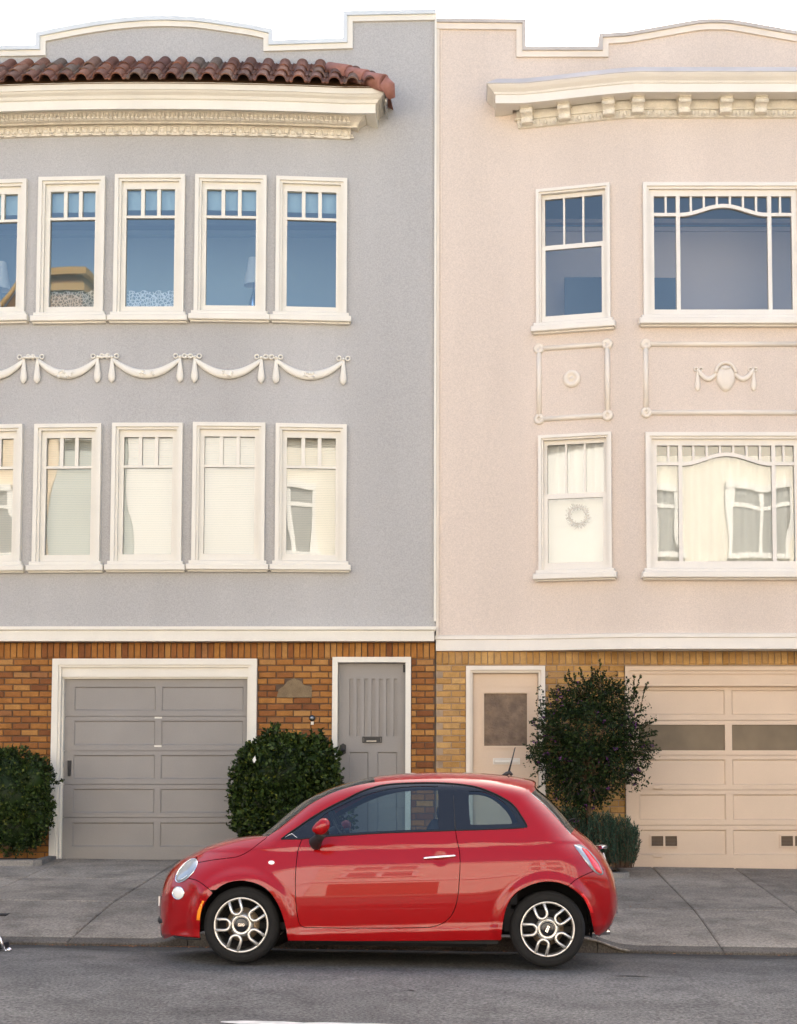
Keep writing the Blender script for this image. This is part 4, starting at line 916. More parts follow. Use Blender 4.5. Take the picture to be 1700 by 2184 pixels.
b = MB(); mx_, mz_ = PX(1080, Ye, 1622), zz(1622.5, Ye); frame_rect(b, mx_ - .165, mx_ + .165, mz_ - .04, mz_ + .036, .014, .012, .012, Ye - .012, Ye - .0005); b.cbox(mx_ - .148, mx_ + .148, Ye - .016, Ye - .001, mz_ - .022, mz_ + .02, .005); b.build('mail_slot', M['white_right'], d)
b = MB(); kx, kz = PX(1131, Ye, 1612), zz(1612, Ye); b.lathe([(.0, .05), (.02, .045), (.024, .02), (.012, .0)], 12, Matrix.Translation((kx, Ye, kz)) @ Matrix.Rotation(R(90), 4, 'X')); b.build('door_knob', M['steel'], d)
b = MB(); b.cbox(ei1 - .03, ei1 - .002, Ye - .012, Ye - .001, zz(1597, Ye), zz(1590, Ye), .003); b.build('hinge', M['steel'], d)
zh = walk_z(3.2, WALL) - .03
b = MB(); frame3(b, hx0, hx1, zh - .05, ht, .05, WALL - .045, WALL + .1); frame3(b, hx0 + .05, hx1 - .05, zh - .05, ht - .05, .04, WALL - .02, WALL + .1)
hti = zz(1463, WALL + .05); b.box(hx0 + .09, hx1 - .09, WALL + .0, WALL + .1, hti, ht - .09); b.build('garage_frame', M['pink_door'], house2)
cA = (PX(1363, YD, 1650), PX(1547, YD, 1650)); cB = (PX(1562, YD, 1650), PX(1745, YD, 1650))
rws = [(zz(b_), zz(a)) for a, b_ in ((1471, 1523.6), (1545, 1599.6), (1619, 1673), (1693.6, 1748), (1769, 1822))]
gd2 = panel_door(house2, M['pink_door'], hx0 + .095, hx1 - .095, zh + .012, hti, YD, [zz(1535.6), zz(1610), zz(1684), zz(1759)], rws, [cA, cB], skip=((1, 0), (1, 1)))
for c_ in (cA, cB):
    b = MB(); b.box(c_[0], c_[1], YD + .02, YD + .028, *rws[1]); b.build('pane', M['garage_glass'], gd2)
def vent(x, z):
    v_ = MB(); frame_rect(v_, x - .17, x + .17, z - .075, z + .075, .014, .014, .014, YD - .008, YD + .012); v_.box(x - .012, x + .012, YD - .008, YD + .012, z - .062, z + .062); v_ = v_.build('vent', M['pink_door'], gd2)
    l_ = MB(); l_.box(x - .155, x + .155, YD + .004, YD + .006, z - .06, z + .06)
    l_.build('vent_screen', M['mortar_dark'], v_)
    s_ = MB()
    for i in range(7):
        q = z - .052 + .017 * i; s_.add([(x - .155, YD - .002, q), (x + .155, YD - .002, q), (x + .155, YD + .003, q + .008), (x - .155, YD + .003, q + .008)], [(0, 1, 2, 3)])
    s_.build('louvre', M['garage_glass'], v_)
vent(PX(1416.5, YD, 1793), zz(1793)); vent(PX(1693, YD, 1793), zz(1793))
for v_ in (1680, 1826):
    b = MB(); x, z = PX(1403, YD, v_), zz(v_); b.cbox(x - .055, x + .055, YD - .02, YD - .001, z - .012, z + .012, .005); b.build('handle', M['pink_door'], gd2)
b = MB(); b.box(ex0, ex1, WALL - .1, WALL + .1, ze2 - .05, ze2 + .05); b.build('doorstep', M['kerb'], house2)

# things inside the windows
def table_lamp(vx, vt, vb, Y, label):
    x = PX(vx, Y, vb); z1, z0 = PZ(vt, Y), PZ(vb, Y); h = z1 - z0; t = empty('table_lamp', (x, Y, z0 - .55), label, 'lamp', 'lamps standing inside the upper windows')
    s = MB(); s.lathe([(h * .34, .55), (h * .30, .55 + h * .33), (h * .24, .55 + h * .66), (h * .19, .55 + h)], 28); s.build('lamp_shade', M['shade'], t)
    s = MB(); s.lathe([(0, 0), (.09, 0), (.09, .02), (.02, .05), (.05, .18), (.07, .28), (.03, .42), (.012, .5), (.012, .62)], 16); s.build('lamp_base', M['chrome'], t)
    return t
table_lamp(541, 551, 609, 7.0, 'white cone lamp shade inside the fourth upper window of the grey house')
table_lamp(2, 560, 618, 7.0, 'white cone lamp shade inside the leftmost upper window of the grey house')
b = MB(); b.box(PX(-60, 7.0, 620), PX(60, 7.0, 620), 6.75, 7.3, PZ(618, 7) - .62, PZ(618, 7) - .55)
b.box(PX(-50, 7.0, 620), PX(-45, 7.0, 620), 6.8, 7.25, PZ(760, 6.5), PZ(618, 7) - .62); b.box(PX(45, 7.0, 620), PX(50, 7.0, 620), 6.8, 7.25, PZ(760, 6.5), PZ(618, 7) - .62)
b.build('side_table', M['wood_inside'], label='wooden side table under the lamp in the leftmost upper window', cat='table', group='tables inside the upper windows')
b = MB(); b.box(PX(505, 7.0, 620), PX(585, 7.0, 620), 6.75, 7.3, PZ(609, 7) - .60, PZ(609, 7) - .55)
b.box(PX(510, 7.0, 620), PX(515, 7.0, 620), 6.8, 7.25, PZ(760, 6.5), PZ(609, 7) - .6); b.box(PX(575, 7.0, 620), PX(580, 7.0, 620), 6.8, 7.25, PZ(760, 6.5), PZ(609, 7) - .6)
b.build('side_table', M['wood_inside'], label='wooden side table under the lamp in the fourth upper window', cat='table', group='tables inside the upper windows')
# dried wreath
M['wreath'] = pieces('dried_wreath', [(0, (.09, .06, .035)), (.5, (.15, .10, .06)), (1, (.22, .17, .10))])
wx, wy, wz = PX(1233, 6.18, 1100), YR(PX(1233, 6.18, 1100)) + .09, PZ(1099, 6.2); s = MB()
for i in range(420):
    a = random.uniform(0, 6.283); r0 = .105 + random.gauss(0, .014); d_ = Vector((math.cos(a + random.gauss(0, .5)), random.gauss(0, .2), math.sin(a + random.gauss(0, .5)))) * random.uniform(.025, .05)
    p_ = Vector((wx + r0 * math.cos(a), wy + random.gauss(0, .012), wz + r0 * math.sin(a))); q_ = d_.cross(Vector((0, 1, 0))).normalized() * .004
    s.add([p_ - q_, p_ + q_, p_ + d_], [(0, 1, 2)])
s.tube([(wx + .105 * math.cos(2 * math.pi * i / 20), wy, wz + .105 * math.sin(2 * math.pi * i / 20)) for i in range(21)], .014, 6)
s.build('wreath', M['wreath'], label='round dried twig wreath hanging behind the narrow lower window of the pink house', cat='wreath')

# neighbours on both sides, out of the frame, so that the row goes on
def neighbour(x0, x1, wm, label):
    t = empty('row_house', ((x0 + x1) / 2, WALL, gz((x0 + x1) / 2)), label, 'house', 'row houses along the street'); w = (x1 - x0) / 2
    b = MB(); b.box(-w, w, .0, 11, -.6, 9.9); b.build('wall', wm, t)
    b = MB(); b.box(-w, w, -.5, .0, 8.6, 8.95); b.box(-w, w, -.06, .0, 9.75, 9.95); b.box(-w, w, -.1, .0, 2.75, 2.95); b.build('cornice', M['cream'], t)
    for z in (3.9, 6.9):
        for q in (-.6, -.2, .2, .6):
            f = MB(); frame_rect(f, w * q - .5, w * q + .5, z - .1, z + 1.6, .1, .1, .1, -.06, .0); f = f.build('window', M['cream'], t); p_ = MB(); p_.box(w * q - .4, w * q + .4, -.02, -.005, z, z + 1.5); p_.build('pane', M['o_glass'], f)
    b = MB(); b.box(-w + .6, -w + 3.1, -.03, -.002, -.1, 2.4); b.build('garage_door', M['o_garage'], t)
neighbour(XLm - 7.4, XLm - .01, M['o_cream'], 'cream row house beyond the left edge beside the grey house')
neighbour(XRr + .01, XRr + 7.4, M['o_sage'], 'sage row house beyond the right edge beside the pink house')
# ================================================================ CAR
import numpy as np
CAR_O = P(513, 2055, 0.0); TILT, GRADE = .060, .0135
CARM = Matrix.Translation(CAR_O) @ Matrix.Rotation(GRADE, 4, 'Y') @ Matrix.Rotation(-TILT, 4, 'X')
CARI = CARM.inverted(); _o = CARI @ CAM; _r3 = CARI.to_3x3()
def PC(vx, vy, y):
    d = _r3 @ ray(vx, vy); t = (y - _o.y) / d.y; q = _o + d * t; return q
HALF = .80
# stations: edge of the side (v px), centre line (v px), width and reach of the curl
ST = [((373,1994),(357,1999),.20,.40),((362,1985),(351,1986),.21,.42),((360,1952),(349,1952),.22,.42),((361,1922),(350,1917),.22,.42),((366,1892),(355,1892),.21,.40),
      ((374,1868),(364,1866),.20,.38),((385,1849),(379,1846),.18,.34),((402,1835),(398,1830),.14,.28),((422,1825),(418,1819),.11,.22),((448,1813),(447,1804),.09,.18),
      ((478,1803),(477,1793),.08,.16),((513,1794),(514,1784.5),.07,.15),((548,1788),(549,1779.5),.06,.13),((572,1783),(566,1780),.05,.11),
      ((600,1763),(594,1757),.045,.09),((630,1739),(622,1731.5),.045,.09),((660,1716),(652,1709),.045,.09),((690,1699),(684,1691),.045,.09),((722,1685.5),(718,1677),.05,.10),((760,1674.5),(760,1666),.055,.10),
      ((800,1667.5),(802,1656),.06,.10),((850,1662.5),(850,1650.5),.06,.10),((920,1660),(920,1646.5),.06,.10),((980,1661),(980,1647),.06,.10),((1040,1665),(1042,1650),.06,.10),((1090,1673),(1096,1656),.06,.10),
      ((1120,1682),(1139,1665),.06,.11),((1133,1692),(1143,1681),.07,.13),((1165,1720),(1168,1702),.08,.15),((1193,1750),(1199,1735),.09,.17),((1217,1778),(1221,1762),.10,.19),((1243,1800),(1250,1786),.11,.22),
      ((1268,1825),(1276,1813),.14,.28),((1288,1855),(1297,1850),.18,.34),((1297,1885),(1309,1886),.20,.38),((1300,1915),(1314,1917),.21,.40),((1296,1950),(1310,1950),.21,.40),((1282,1978),(1292,1980),.20,.38),((1268,1990),(1273,1992),.20,.38)]
BR = dict(fb=0, nose=4, hood=7, wind=13, roof=20, rwin=27, tail=30, rb=33, end=38)
zc0, zc1 = PC(545, 1812, .06), PC(1195, 1796, .06)
def zcrease(x): return zc0.z + (zc1.z - zc0.z) * (x - zc0.x) / (zc1.x - zc0.x)
_u = np.array([-.70,-.635,-.62,-.59,-.57,-.42,-.30,-.21,-.15,-.12,-.03,-.014,-.010,.006,.012,.05,.10,.55])
_s = np.array([-.30,-.22,.35,.30,-.14,-.07,.01,.10,.22,.33,.40,.36,.02,.02,.44,.46,.44,.42])
_ug = np.linspace(-.75, .6, 541); _sg = np.interp(_ug, _u, _s); _yg = np.concatenate([[0], np.cumsum((_sg[1:] + _sg[:-1]) / 2 * np.diff(_ug))]); _yg -= np.interp(-.33, _ug, _yg)
def smn(a, b, t):
    t = np.clip((t - a) / (b - a), 0, 1); return t * t * (3 - 2 * t)
WC = [(0.0, .281), None]; WC[1] = (PC(1168, 1985, .03).x, .281)
WC[0] = (PC(514, 1977, .03).x, .281)
HND = PC(937, 1829, .05)
def base(x, z):
    u = z - (zc0.z + (zc1.z - zc0.z) * (x - zc0.x) / (zc1.x - zc0.x)); y = np.interp(u, _ug, _yg)
    y = y + .012 * ((x - 1.15) / 1.2) ** 2
    y = y + .07 * smn(.50, .85, z) * smn(.55, -.25, x)
    y = y + .10 * smn(.95, 1.35, z) * smn(2.0, 2.9, x) + .05 * smn(.9, 1.3, z) * smn(.9, .2, x)
    y = y - .015 * smn(1.7, 2.2, x) * smn(.3, .8, z) * smn(1.0, .8, z)
    for (cx, cz) in WC:
        r_ = np.hypot(x - cx, z - cz); y = y - .030 * (1 - smn(.355, .44, r_)) * smn(.12, .3, z)
    y = y + .008 * np.exp(-(((x - HND.x - .01) / .045) ** 2 + ((z - HND.z + .005) / .045) ** 2) ** 2)
    return y
# dense perimeter
def crom(p0, p1, p2, p3, t): return .5 * ((2 * p1) + (-p0 + p2) * t + (2 * p0 - 5 * p1 + 4 * p2 - p3) * t * t + (-p0 + 3 * p1 - 3 * p2 + p3) * t ** 3)
SUB = 9; Exz = []; Cxz = []
for (e, c, a, r_) in ST:
    y = a + .06
    for _ in range(4): q = PC(*e, y); y = float(base(q.x, q.z)) + a
    Exz.append((q.x, q.z)); q2 = PC(*c, HALF); Cxz.append((q2.x, q2.z))
raw = np.array([[*Exz[i], *Cxz[i], ST[i][2], ST[i][3]] for i in range(len(ST))]); D = []
for i in range(len(raw) - 1):
    p0, p1, p2, p3 = raw[max(0, i - 1)], raw[i], raw[i + 1], raw[min(len(raw) - 1, i + 2)]
    if i == BR['wind']: p0 = p1 - (p2 - p1)
    if i == BR['wind'] - 1: p3 = p2 + (p2 - p1)
    for k in range(SUB): D.append(crom(p0, p1, p2, p3, k / SUB))
D.append(raw[-1]); D = np.array(D)
# the curl of the skin towards its edges, as a smooth field
_gs = .006; _gx = np.arange(-1.1, 3.3, _gs); _gz = np.arange(-.1, 1.75, _gs); _X, _Z = np.meshgrid(_gx, _gz, indexing='ij')
_best = np.full(_X.shape, 9e9); _A = np.zeros(_X.shape); _R = np.ones(_X.shape)
for i in range(0, len(D) - 3, 3):
    ax, az, bx, bz = D[i, 0], D[i, 1], D[i + 3, 0], D[i + 3, 1]; dx, dz = bx - ax, bz - az
    t = np.clip(((_X - ax) * dx + (_Z - az) * dz) / (dx * dx + dz * dz + 1e-12), 0, 1); d = np.hypot(_X - ax - t * dx, _Z - az - t * dz); mk_ = d < _best
    _best = np.where(mk_, d, _best); _A = np.where(mk_, D[i, 4] + t * (D[i + 3, 4] - D[i, 4]), _A); _R = np.where(mk_, D[i, 5] + t * (D[i + 3, 5] - D[i, 5]), _R)
_poly = [(D[i, 0], D[i, 1]) for i in range(0, len(D), 2)] + [(D[-1, 0], -5), (D[0, 0], -5)]
def inpoly(px_, pz_, poly):
    c = np.zeros(px_.shape, bool); n = len(poly); j = n - 1
    for i in range(n):
        xi, zi = poly[i]; xj, zj = poly[j]
        if zi != zj: c ^= ((zi > pz_) != (zj > pz_)) & (px_ < (xj - xi) * (pz_ - zi) / (zj - zi) + xi)
        j = i
    return c
_sgn = np.where(inpoly(_X, _Z, _poly), 1., -1.)
def _blur(F, sg, ax):
    k = int(3 * sg) + 1; w_ = np.exp(-.5 * (np.arange(-k, k + 1) / sg) ** 2); w_ /= w_.sum(); pad = [(0, 0), (0, 0)]; pad[ax] = (k, k); G_ = np.pad(F, pad, mode='edge'); out = np.zeros_like(F)
    for i, q in enumerate(w_): out += q * (G_[i:i + F.shape[0], :] if ax == 0 else G_[:, i:i + F.shape[1]])
    return out
for ax in (0, 1): _A = _blur(_A, 5, ax); _R = _blur(_R, 5, ax)
_q = np.clip(1 - _sgn * _best / _R, 0, 1.5); _K = _A * _q * _q
for ax in (0, 1): _K = _blur(_K, 3.0, ax)
def _spl(F, x, z):
    u = (x - _gx[0]) / _gs; v = (z - _gz[0]) / _gs; i = np.clip(np.floor(u).astype(int), 1, F.shape[0] - 3); j = np.clip(np.floor(v).astype(int), 1, F.shape[1] - 3); fu, fv = u - i, v - j
    W = lambda t: ((1 - t) ** 3 / 6, (3 * t ** 3 - 6 * t ** 2 + 4) / 6, (-3 * t ** 3 + 3 * t ** 2 + 3 * t + 1) / 6, t ** 3 / 6)
    wu, wv = W(fu), W(fv); out = 0
    for a_ in range(4):
        for b_ in range(4): out = out + wu[a_] * wv[b_] * F[i + a_ - 1, j + b_ - 1]
    return out
def yside(x, z):
    x = np.atleast_1d(np.asarray(x, float)); z = np.atleast_1d(np.asarray(z, float)); return base(x, z) + _spl(_K, x, z)
def nside(x, z):
    e = .005; gx = (yside(x + e, z) - yside(x - e, z)) / (2 * e); gz_ = (yside(x, z + e) - yside(x, z - e)) / (2 * e)
    n = np.stack([gx, -np.ones_like(gx), gz_], 1); return n / np.linalg.norm(n, axis=1, keepdims=True)
def lift(pts):
    """photograph points -> (x, z) on the car's side"""
    out = []
    for (vx, vy) in pts:
        y = .05
        for _ in range(3): q = PC(vx, vy, y); y = float(yside(q.x, q.z)[0])
        out.append((q.x, q.z))
    return out
def Z2(pts): return [(545.2 + .3421 * a, 1344.7 + .3421 * b) for a, b in pts]
def Z4(pts): return [(327.1 + .2993 * a, 1617.3 + .2993 * b) for a, b in pts]
def Z5(pts): return [(835.9 + .2993 * a, 1617.3 + .2993 * b) for a, b in pts]
def smooth(pts, n=4, closed=False):
    a = [Vector(p) for p in pts]; N = len(a); out = []
    for i in range(N if closed else N - 1):
        g_ = (lambda k: a[k % N]) if closed else (lambda k: a[max(0, min(N - 1, k))])
        for k in range(n): out.append(tuple(crom(g_(i - 1), g_(i), g_(i + 1), g_(i + 2), k / n)))
    if not closed: out.append(tuple(a[-1]))
    return out
def resamp(pts, st, closed=True):
    out = []; N = len(pts)
    for i in range(N if closed else N - 1):
        a, b = pts[i], pts[(i + 1) % N]; L = math.hypot(b[0] - a[0], b[1] - a[1]); n = max(1, int(math.ceil(L / st)))
        if L < 1e-5: continue
        for k in range(n): out.append((a[0] + (b[0] - a[0]) * k / n, a[1] + (b[1] - a[1]) * k / n))
    if not closed: out.append(pts[-1])
    return out
def inpoly(px_, pz_, poly):
    c = np.zeros(px_.shape, bool); n = len(poly); j = n - 1
    for i in range(n):
        xi, zi = poly[i]; xj, zj = poly[j]
        if zi != zj: c ^= ((zi > pz_) != (zj > pz_)) & (px_ < (xj - xi) * (pz_ - zi) / (zj - zi) + xi)
        j = i
    return c
def region(outer, holes=(), st=.02, bst=.015):
    loops = [resamp(outer, bst)] + [resamp(h, bst) for h in holes]; V = []; E = []; LI = []
    for lp in loops:
        k = len(V); V += lp; LI.append(list(range(k, k + len(lp)))); E += [(k + i, k + (i + 1) % len(lp)) for i in range(len(lp))]
    xs2 = [p[0] for p in outer]; zs2 = [p[1] for p in outer]; gx, gz_ = np.meshgrid(np.arange(min(xs2), max(xs2), st), np.arange(min(zs2), max(zs2), st)); gx = gx.ravel(); gz_ = gz_.ravel()
    k_ = inpoly(gx, gz_, loops[0])
    for h in loops[1:]: k_ &= ~inpoly(gx, gz_, h)
    gx, gz_ = gx[k_], gz_[k_]; B = np.array(V); keep = np.ones(gx.shape, bool)
    for i in range(len(gx)):
        if np.min((B[:, 0] - gx[i]) ** 2 + (B[:, 1] - gz_[i]) ** 2) < (bst * .6) ** 2: keep[i] = False
    V2 = [Vector(p) for p in V] + [Vector((a, b)) for a, b in zip(gx[keep], gz_[keep])]
    r_ = delaunay_2d_cdt(V2, E, [], 0, 1e-6); vs = np.array([(v.x, v.y) for v in r_[0]]); F = [tuple(f) for f in r_[2]]
    cx = np.array([vs[list(f), 0].mean() for f in F]); cz = np.array([vs[list(f), 1].mean() for f in F]); k_ = inpoly(cx, cz, loops[0])
    for h in loops[1:]: k_ &= ~inpoly(cx, cz, h)
    F = [f for f, q in zip(F, k_) if q]
    # face towards the viewer (-y): counter-clockwise in (x, z)
    G = []
    for f in F:
        a, b, c = vs[f[0]], vs[f[1]], vs[f[2]]
        G.append(f if (b[0] - a[0]) * (c[1] - a[1]) - (b[1] - a[1]) * (c[0] - a[0]) > 0 else f[::-1])
    return vs, G
def panel(name, mt, par, outer, holes=(), dy=0.0, rim=.018, st=.017, bst=.012, bulge=None, far=True, label=None):
    """a piece of the car's side, cut to its outline and laid on the body surface"""
    vs, F = region(outer, holes, st, bst); x, z = vs[:, 0], vs[:, 1]; y = yside(x, z) + dy
    if bulge is not None:
        cx, cz = x.mean(), z.mean(); B = np.array(resamp(outer, bst)); dmin = np.array([np.min(np.hypot(B[:, 0] - a, B[:, 1] - b)) for a, b in zip(x, z)]); mx_ = dmin.max() + 1e-6; y = y - bulge * np.sqrt(np.clip(1 - (1 - dmin / mx_) ** 2, 0, 1))
    nr = nside(x, z); V = [(a, b, c) for a, b, c in zip(x, y, z)]; nrm = [tuple(q) for q in nr]; NF = list(F)
    if rim > 0:
        ec = {}
        for f in F:
            for i in range(3):
                e = (f[i], f[(i + 1) % 3]); ec[e] = 1
        bd = [e for e in ec if (e[1], e[0]) not in ec]
        for (a, b) in bd:
            k = len(V); pa, pb = V[a], V[b]; V += [pa, pb, (pb[0], pb[1] + rim, pb[2]), (pa[0], pa[1] + rim, pa[2])]; d_ = Vector(pb) - Vector(pa); n_ = d_.cross(Vector((0, 1, 0))); n_ = n_.normalized() if n_.length > 1e-9 else Vector((0, -1, 0)); nrm += [tuple(n_)] * 4; NF.append((k, k + 3, k + 2, k + 1)[::-1])
    out = []
    for side in (0, 1) if far else (0,):
        VV = V if side == 0 else [(a, 2 * HALF - b, c) for a, b, c in V]; FF = NF if side == 0 else [f[::-1] for f in NF]; NN = nrm if side == 0 else [(a, -b, c) for a, b, c in nrm]
        me = bpy.data.meshes.new(name); me.from_pydata(VV, [], FF); me.materials.append(mt); me.polygons.foreach_set('use_smooth', [True] * len(FF)); me.update()
        if bulge is None: me.normals_split_custom_set_from_vertices(NN)
        o = bpy.data.objects.new(name, me); COL.objects.link(o); o.parent = par
        if label: o['label'] = label
        out.append(o)
    return out
def cap(name, mt, par, i0, i1, n=12, dy=0.0, trim0=0.0, trim1=0.0, sink=0.0):
    """the part of the skin between the two sides: from the edge of the side over the centre line"""
    rows = D[i0 * SUB:i1 * SUB + 1].copy()
    E_y = yside(rows[:, 0], rows[:, 1]); V = []; NR = []
    nn = nside(rows[:, 0], rows[:, 1])
    for r_, ye, nv in zip(rows, E_y, nn):
        ex, ez, cx, cz = r_[:4]; d = math.hypot(cx - ex, cz - ez); sl = 2 * r_[4] / r_[5] + .2; yc = min(ye + max(sl * d, .03), HALF - .25)
        P0, P1, P2 = Vector((ex, ye, ez)), Vector((cx, yc, cz)), Vector((cx, HALF, cz)); half = []
        for k in range(n + 1):
            t = (k / n) ** 1.4; p_ = P0 * (1 - t) ** 2 + P1 * 2 * t * (1 - t) + P2 * t * t; half.append(p_)
        V += [tuple(p_) for p_ in half] + [(p_.x, 2 * HALF - p_.y, p_.z) for p_ in reversed(half[:-1])]
    m_ = 2 * n + 1; R_ = len(rows); F = [(i * m_ + j, (i + 1) * m_ + j, (i + 1) * m_ + j + 1, i * m_ + j + 1) for i in range(R_ - 1) for j in range(m_ - 1)]
    me = bpy.data.meshes.new(name); me.from_pydata(V, [], F); me.materials.append(mt); me.polygons.foreach_set('use_smooth', [True] * len(F)); me.update()
    vn = [tuple(v.normal) for v in me.vertices]
    # orientation: outward from the car's middle
    mid = Vector((1.15, HALF, .7)); i_ = (R_ // 2) * m_ + n; out_ = (Vector(V[i_]) - mid).dot(Vector(vn[i_])) > 0
    if not out_: me.flip_normals(); me.update(); vn = [tuple(v.normal) for v in me.vertices]
    for i in range(R_):
        a, b = i * m_, i * m_ + m_ - 1; q = nn[i]; vn[a] = tuple(q); vn[b] = (q[0], -q[1], q[2])
    if sink:
        for v_, q in zip(me.vertices, vn): v_.co -= Vector(q) * sink
    me.normals_split_custom_set_from_vertices(vn)
    o = bpy.data.objects.new(name, me); COL.objects.link(o); o.parent = par; return o

def paint():
    m = mat('red_car_paint', (.275, .001, .002), .35); b = m.node_tree.nodes['Principled BSDF']; b.inputs['Coat Weight'].default_value = 1; b.inputs['Coat Roughness'].default_value = .0; b.inputs['Coat IOR'].default_value = 1.46; b.inputs['Specular IOR Level'].default_value = .08
    return m
M['red'] = paint()
M['cglass'] = glass('car_glass', .07, (.56, .68, .72)); M['wglass'] = glass('windscreen_glass', .10, (.66, .74, .75))
M['alloy'] = mat('alloy_wheel', (.70, .68, .63), .32, .8); M['alloy_dark'] = mat('alloy_inner', (.16, .15, .14), .45, .7)
M['lamp'] = mat('headlamp_lens', (.30, .34, .37), .10, .35, Coat_Weight=1.0); M['lampw'] = mat('lamp_white', (.78, .78, .74), .2, Coat_Weight=1.0)
M['amber'] = mat('amber_lens', (.90, .27, .01), .2, Coat_Weight=1.0); M['redlens'] = mat('red_lens', (.62, .012, .012), .12, Coat_Weight=1.0); M['seat'] = surf('seat_cloth', (.05, .055, .065), .9, .2, 8, 80, .3, .002)
M['disc'] = mat('brake_disc', (.36, .28, .20), .4, .8)
car = empty('parked_car', (0, 0, 0), 'small shiny red three door hatchback parked at the kerb in front of the two houses', 'car'); car.matrix_world = CARM

# ---- outlines
Sd = lambda pts, d: shift(pts, d)
def arc(wi, rx, a0, a1, n=24):
    cx, cz = WC[wi]; return [(cx + rx * math.cos(R(a0 + (a1 - a0) * i / n)), cz + rx * math.sin(R(a0 + (a1 - a0) * i / n))) for i in range(n + 1)]
archF = lift(smooth([(426.5, 1999), (425.9, 1976.5), (430, 1940.5), (447, 1910.6), (476.8, 1885.5), (512.7, 1877), (551.6, 1885), (578.5, 1904.6), (596.5, 1934.6), (608.4, 1970.5), (614.5, 2005)], 4))
archR = lift(smooth([(1068.5, 2004), (1072, 1970.5), (1080, 1934.6), (1099, 1904.6), (1135, 1885), (1171, 1879), (1207, 1886.7), (1237, 1907.6), (1255, 1934.6), (1264, 1970.5), (1268, 1990)], 4))
dF = lift(smooth([(644, 1788.8), (638, 1806), (634, 1823.6), (630, 1875), (631.4, 1926), (636, 1958), (640, 1971), (650, 1977.5)], 3))        # front shut line, downwards
dB = lift(smooth([(650, 1977.5), (760, 1978.6), (860, 1978.2), (914.7, 1977)], 3))
dR = lift(smooth([(914.7, 1977), (942, 1969.5), (962.6, 1951.6), (974.5, 1922), (979.7, 1875), (981, 1823.6), (974.5, 1790), (971.5, 1770.6)], 3))
belt = lift([(644, 1788.8), (709, 1782.6), (819, 1776), (971.5, 1770.6)])
beltR = lift([(971.5, 1770.6), (1058, 1768), (1118, 1765)])
wup = lift(smooth([(1118, 1765), (1124, 1761), (1113, 1741.5), (1092.5, 1714), (1058, 1693.6), (1024, 1680), (990, 1673), (938.6, 1669), (887, 1669), (836, 1671.4), (802, 1677), (767.6, 1688.5), (733.4, 1705.6), (699, 1722.7), (665, 1743), (630.7, 1766.5), (600, 1788.5)], 4))
tip = lift([(600, 1789.4), (644, 1788.8)])
hoodL = lift(smooth([(422, 1839), (450, 1834), (476.8, 1830.4), (506.7, 1826.3), (530.6, 1814.8), (550, 1800), (568, 1786.4)], 3))
bumpL = lift(smooth([(372, 1871), (400, 1872), (424, 1879), (449, 1898)], 3))
bumpR = lift(smooth([(1212, 1889), (1230, 1874), (1264, 1858), (1290, 1853)], 3))
per = [(D[i, 0], D[i, 1]) for i in range(len(D))]
def near(pt): return min(range(len(per)), key=lambda i: (per[i][0] - pt[0]) ** 2 + (per[i][1] - pt[1]) ** 2)
def nearL(L, pt): return min(range(len(L)), key=lambda i: (L[i][0] - pt[0]) ** 2 + (L[i][1] - pt[1]) ** 2)
iB, iH0, iH1, iR = near(bumpL[0]), near(hoodL[0]), near(hoodL[-1]), near(bumpR[-1])
aB = nearL(archF, bumpL[-1]); aR = nearL(archR, bumpR[0]); G = .0026
# front bumper side: perimeter bottom .. iB, then along bumpL to the arch, down the arch
bl_in, bl_out = Sd(bumpL, -G), Sd(bumpL, G)
bot = [(archF[0][0], archF[0][1] - .0)]
fb_out = per[0:iB] + bl_in + archF[aB:0:-1] + [archF[0]]
panel('front_bumper', M['red'], car, fb_out)
# hood side
hl_in, hl_out = Sd(hoodL, G), Sd(hoodL, -G)
hd_out = per[iH0:iH1 + 1] + hl_in[::-1]
panel('bonnet_side', M['red'], car, hd_out)
# rear bumper side
br_in, br_out = Sd(bumpR, -G), Sd(bumpR, G)
rb_out = br_in + per[iR + 1:] + archR[:aR:-1]
panel('rear_bumper', M['red'], car, rb_out)
# body: everything else, with the door and window openings cut out
dl = Sd(dF + dB[1:] + dR[1:], 0); door_o = Sd(dF + dB[1:] + dR[1:], -G)
win_poly = tip[:1] + [tip[1]] + belt[1:] + beltR[1:] + wup[1:-1]
door_hole = Sd(dF + dB[1:] + dR[1:], -G) if False else (dF + dB[1:] + dR[1:])
dh = shift(door_hole, -G); opening = [wup[-1]] + [tip[0]] + [(dh[0][0], tip[1][1])] + dh[1:-1] + [(dh[-1][0], beltR[0][1])] + beltR[1:] + wup[1:-1]
sillb = lift([(614.5, 2005), (760, 2006), (920, 2005.5), (1068.5, 2004)])
body_out = per[iB + 1:iH0] + hl_out + per[iH1 + 1:iR] + br_out[::-1] + archR[aR - 1::-1] + sillb[::-1][1:-1] + archF[::-1][:len(archF) - aB - 1] + bl_out[::-1]
panel('body', M['red'], car, body_out, [opening])
di = shift(door_hole, G); door_poly = di[0:1] + di[1:-1] + [di[-1]] + belt[::-1][1:-1]
door_poly = [(di[0][0], belt[0][1])] + di[1:-1] + [(di[-1][0], belt[-1][1])] + belt[::-1][1:-1]
doors = panel('door', M['red'], car, door_poly)
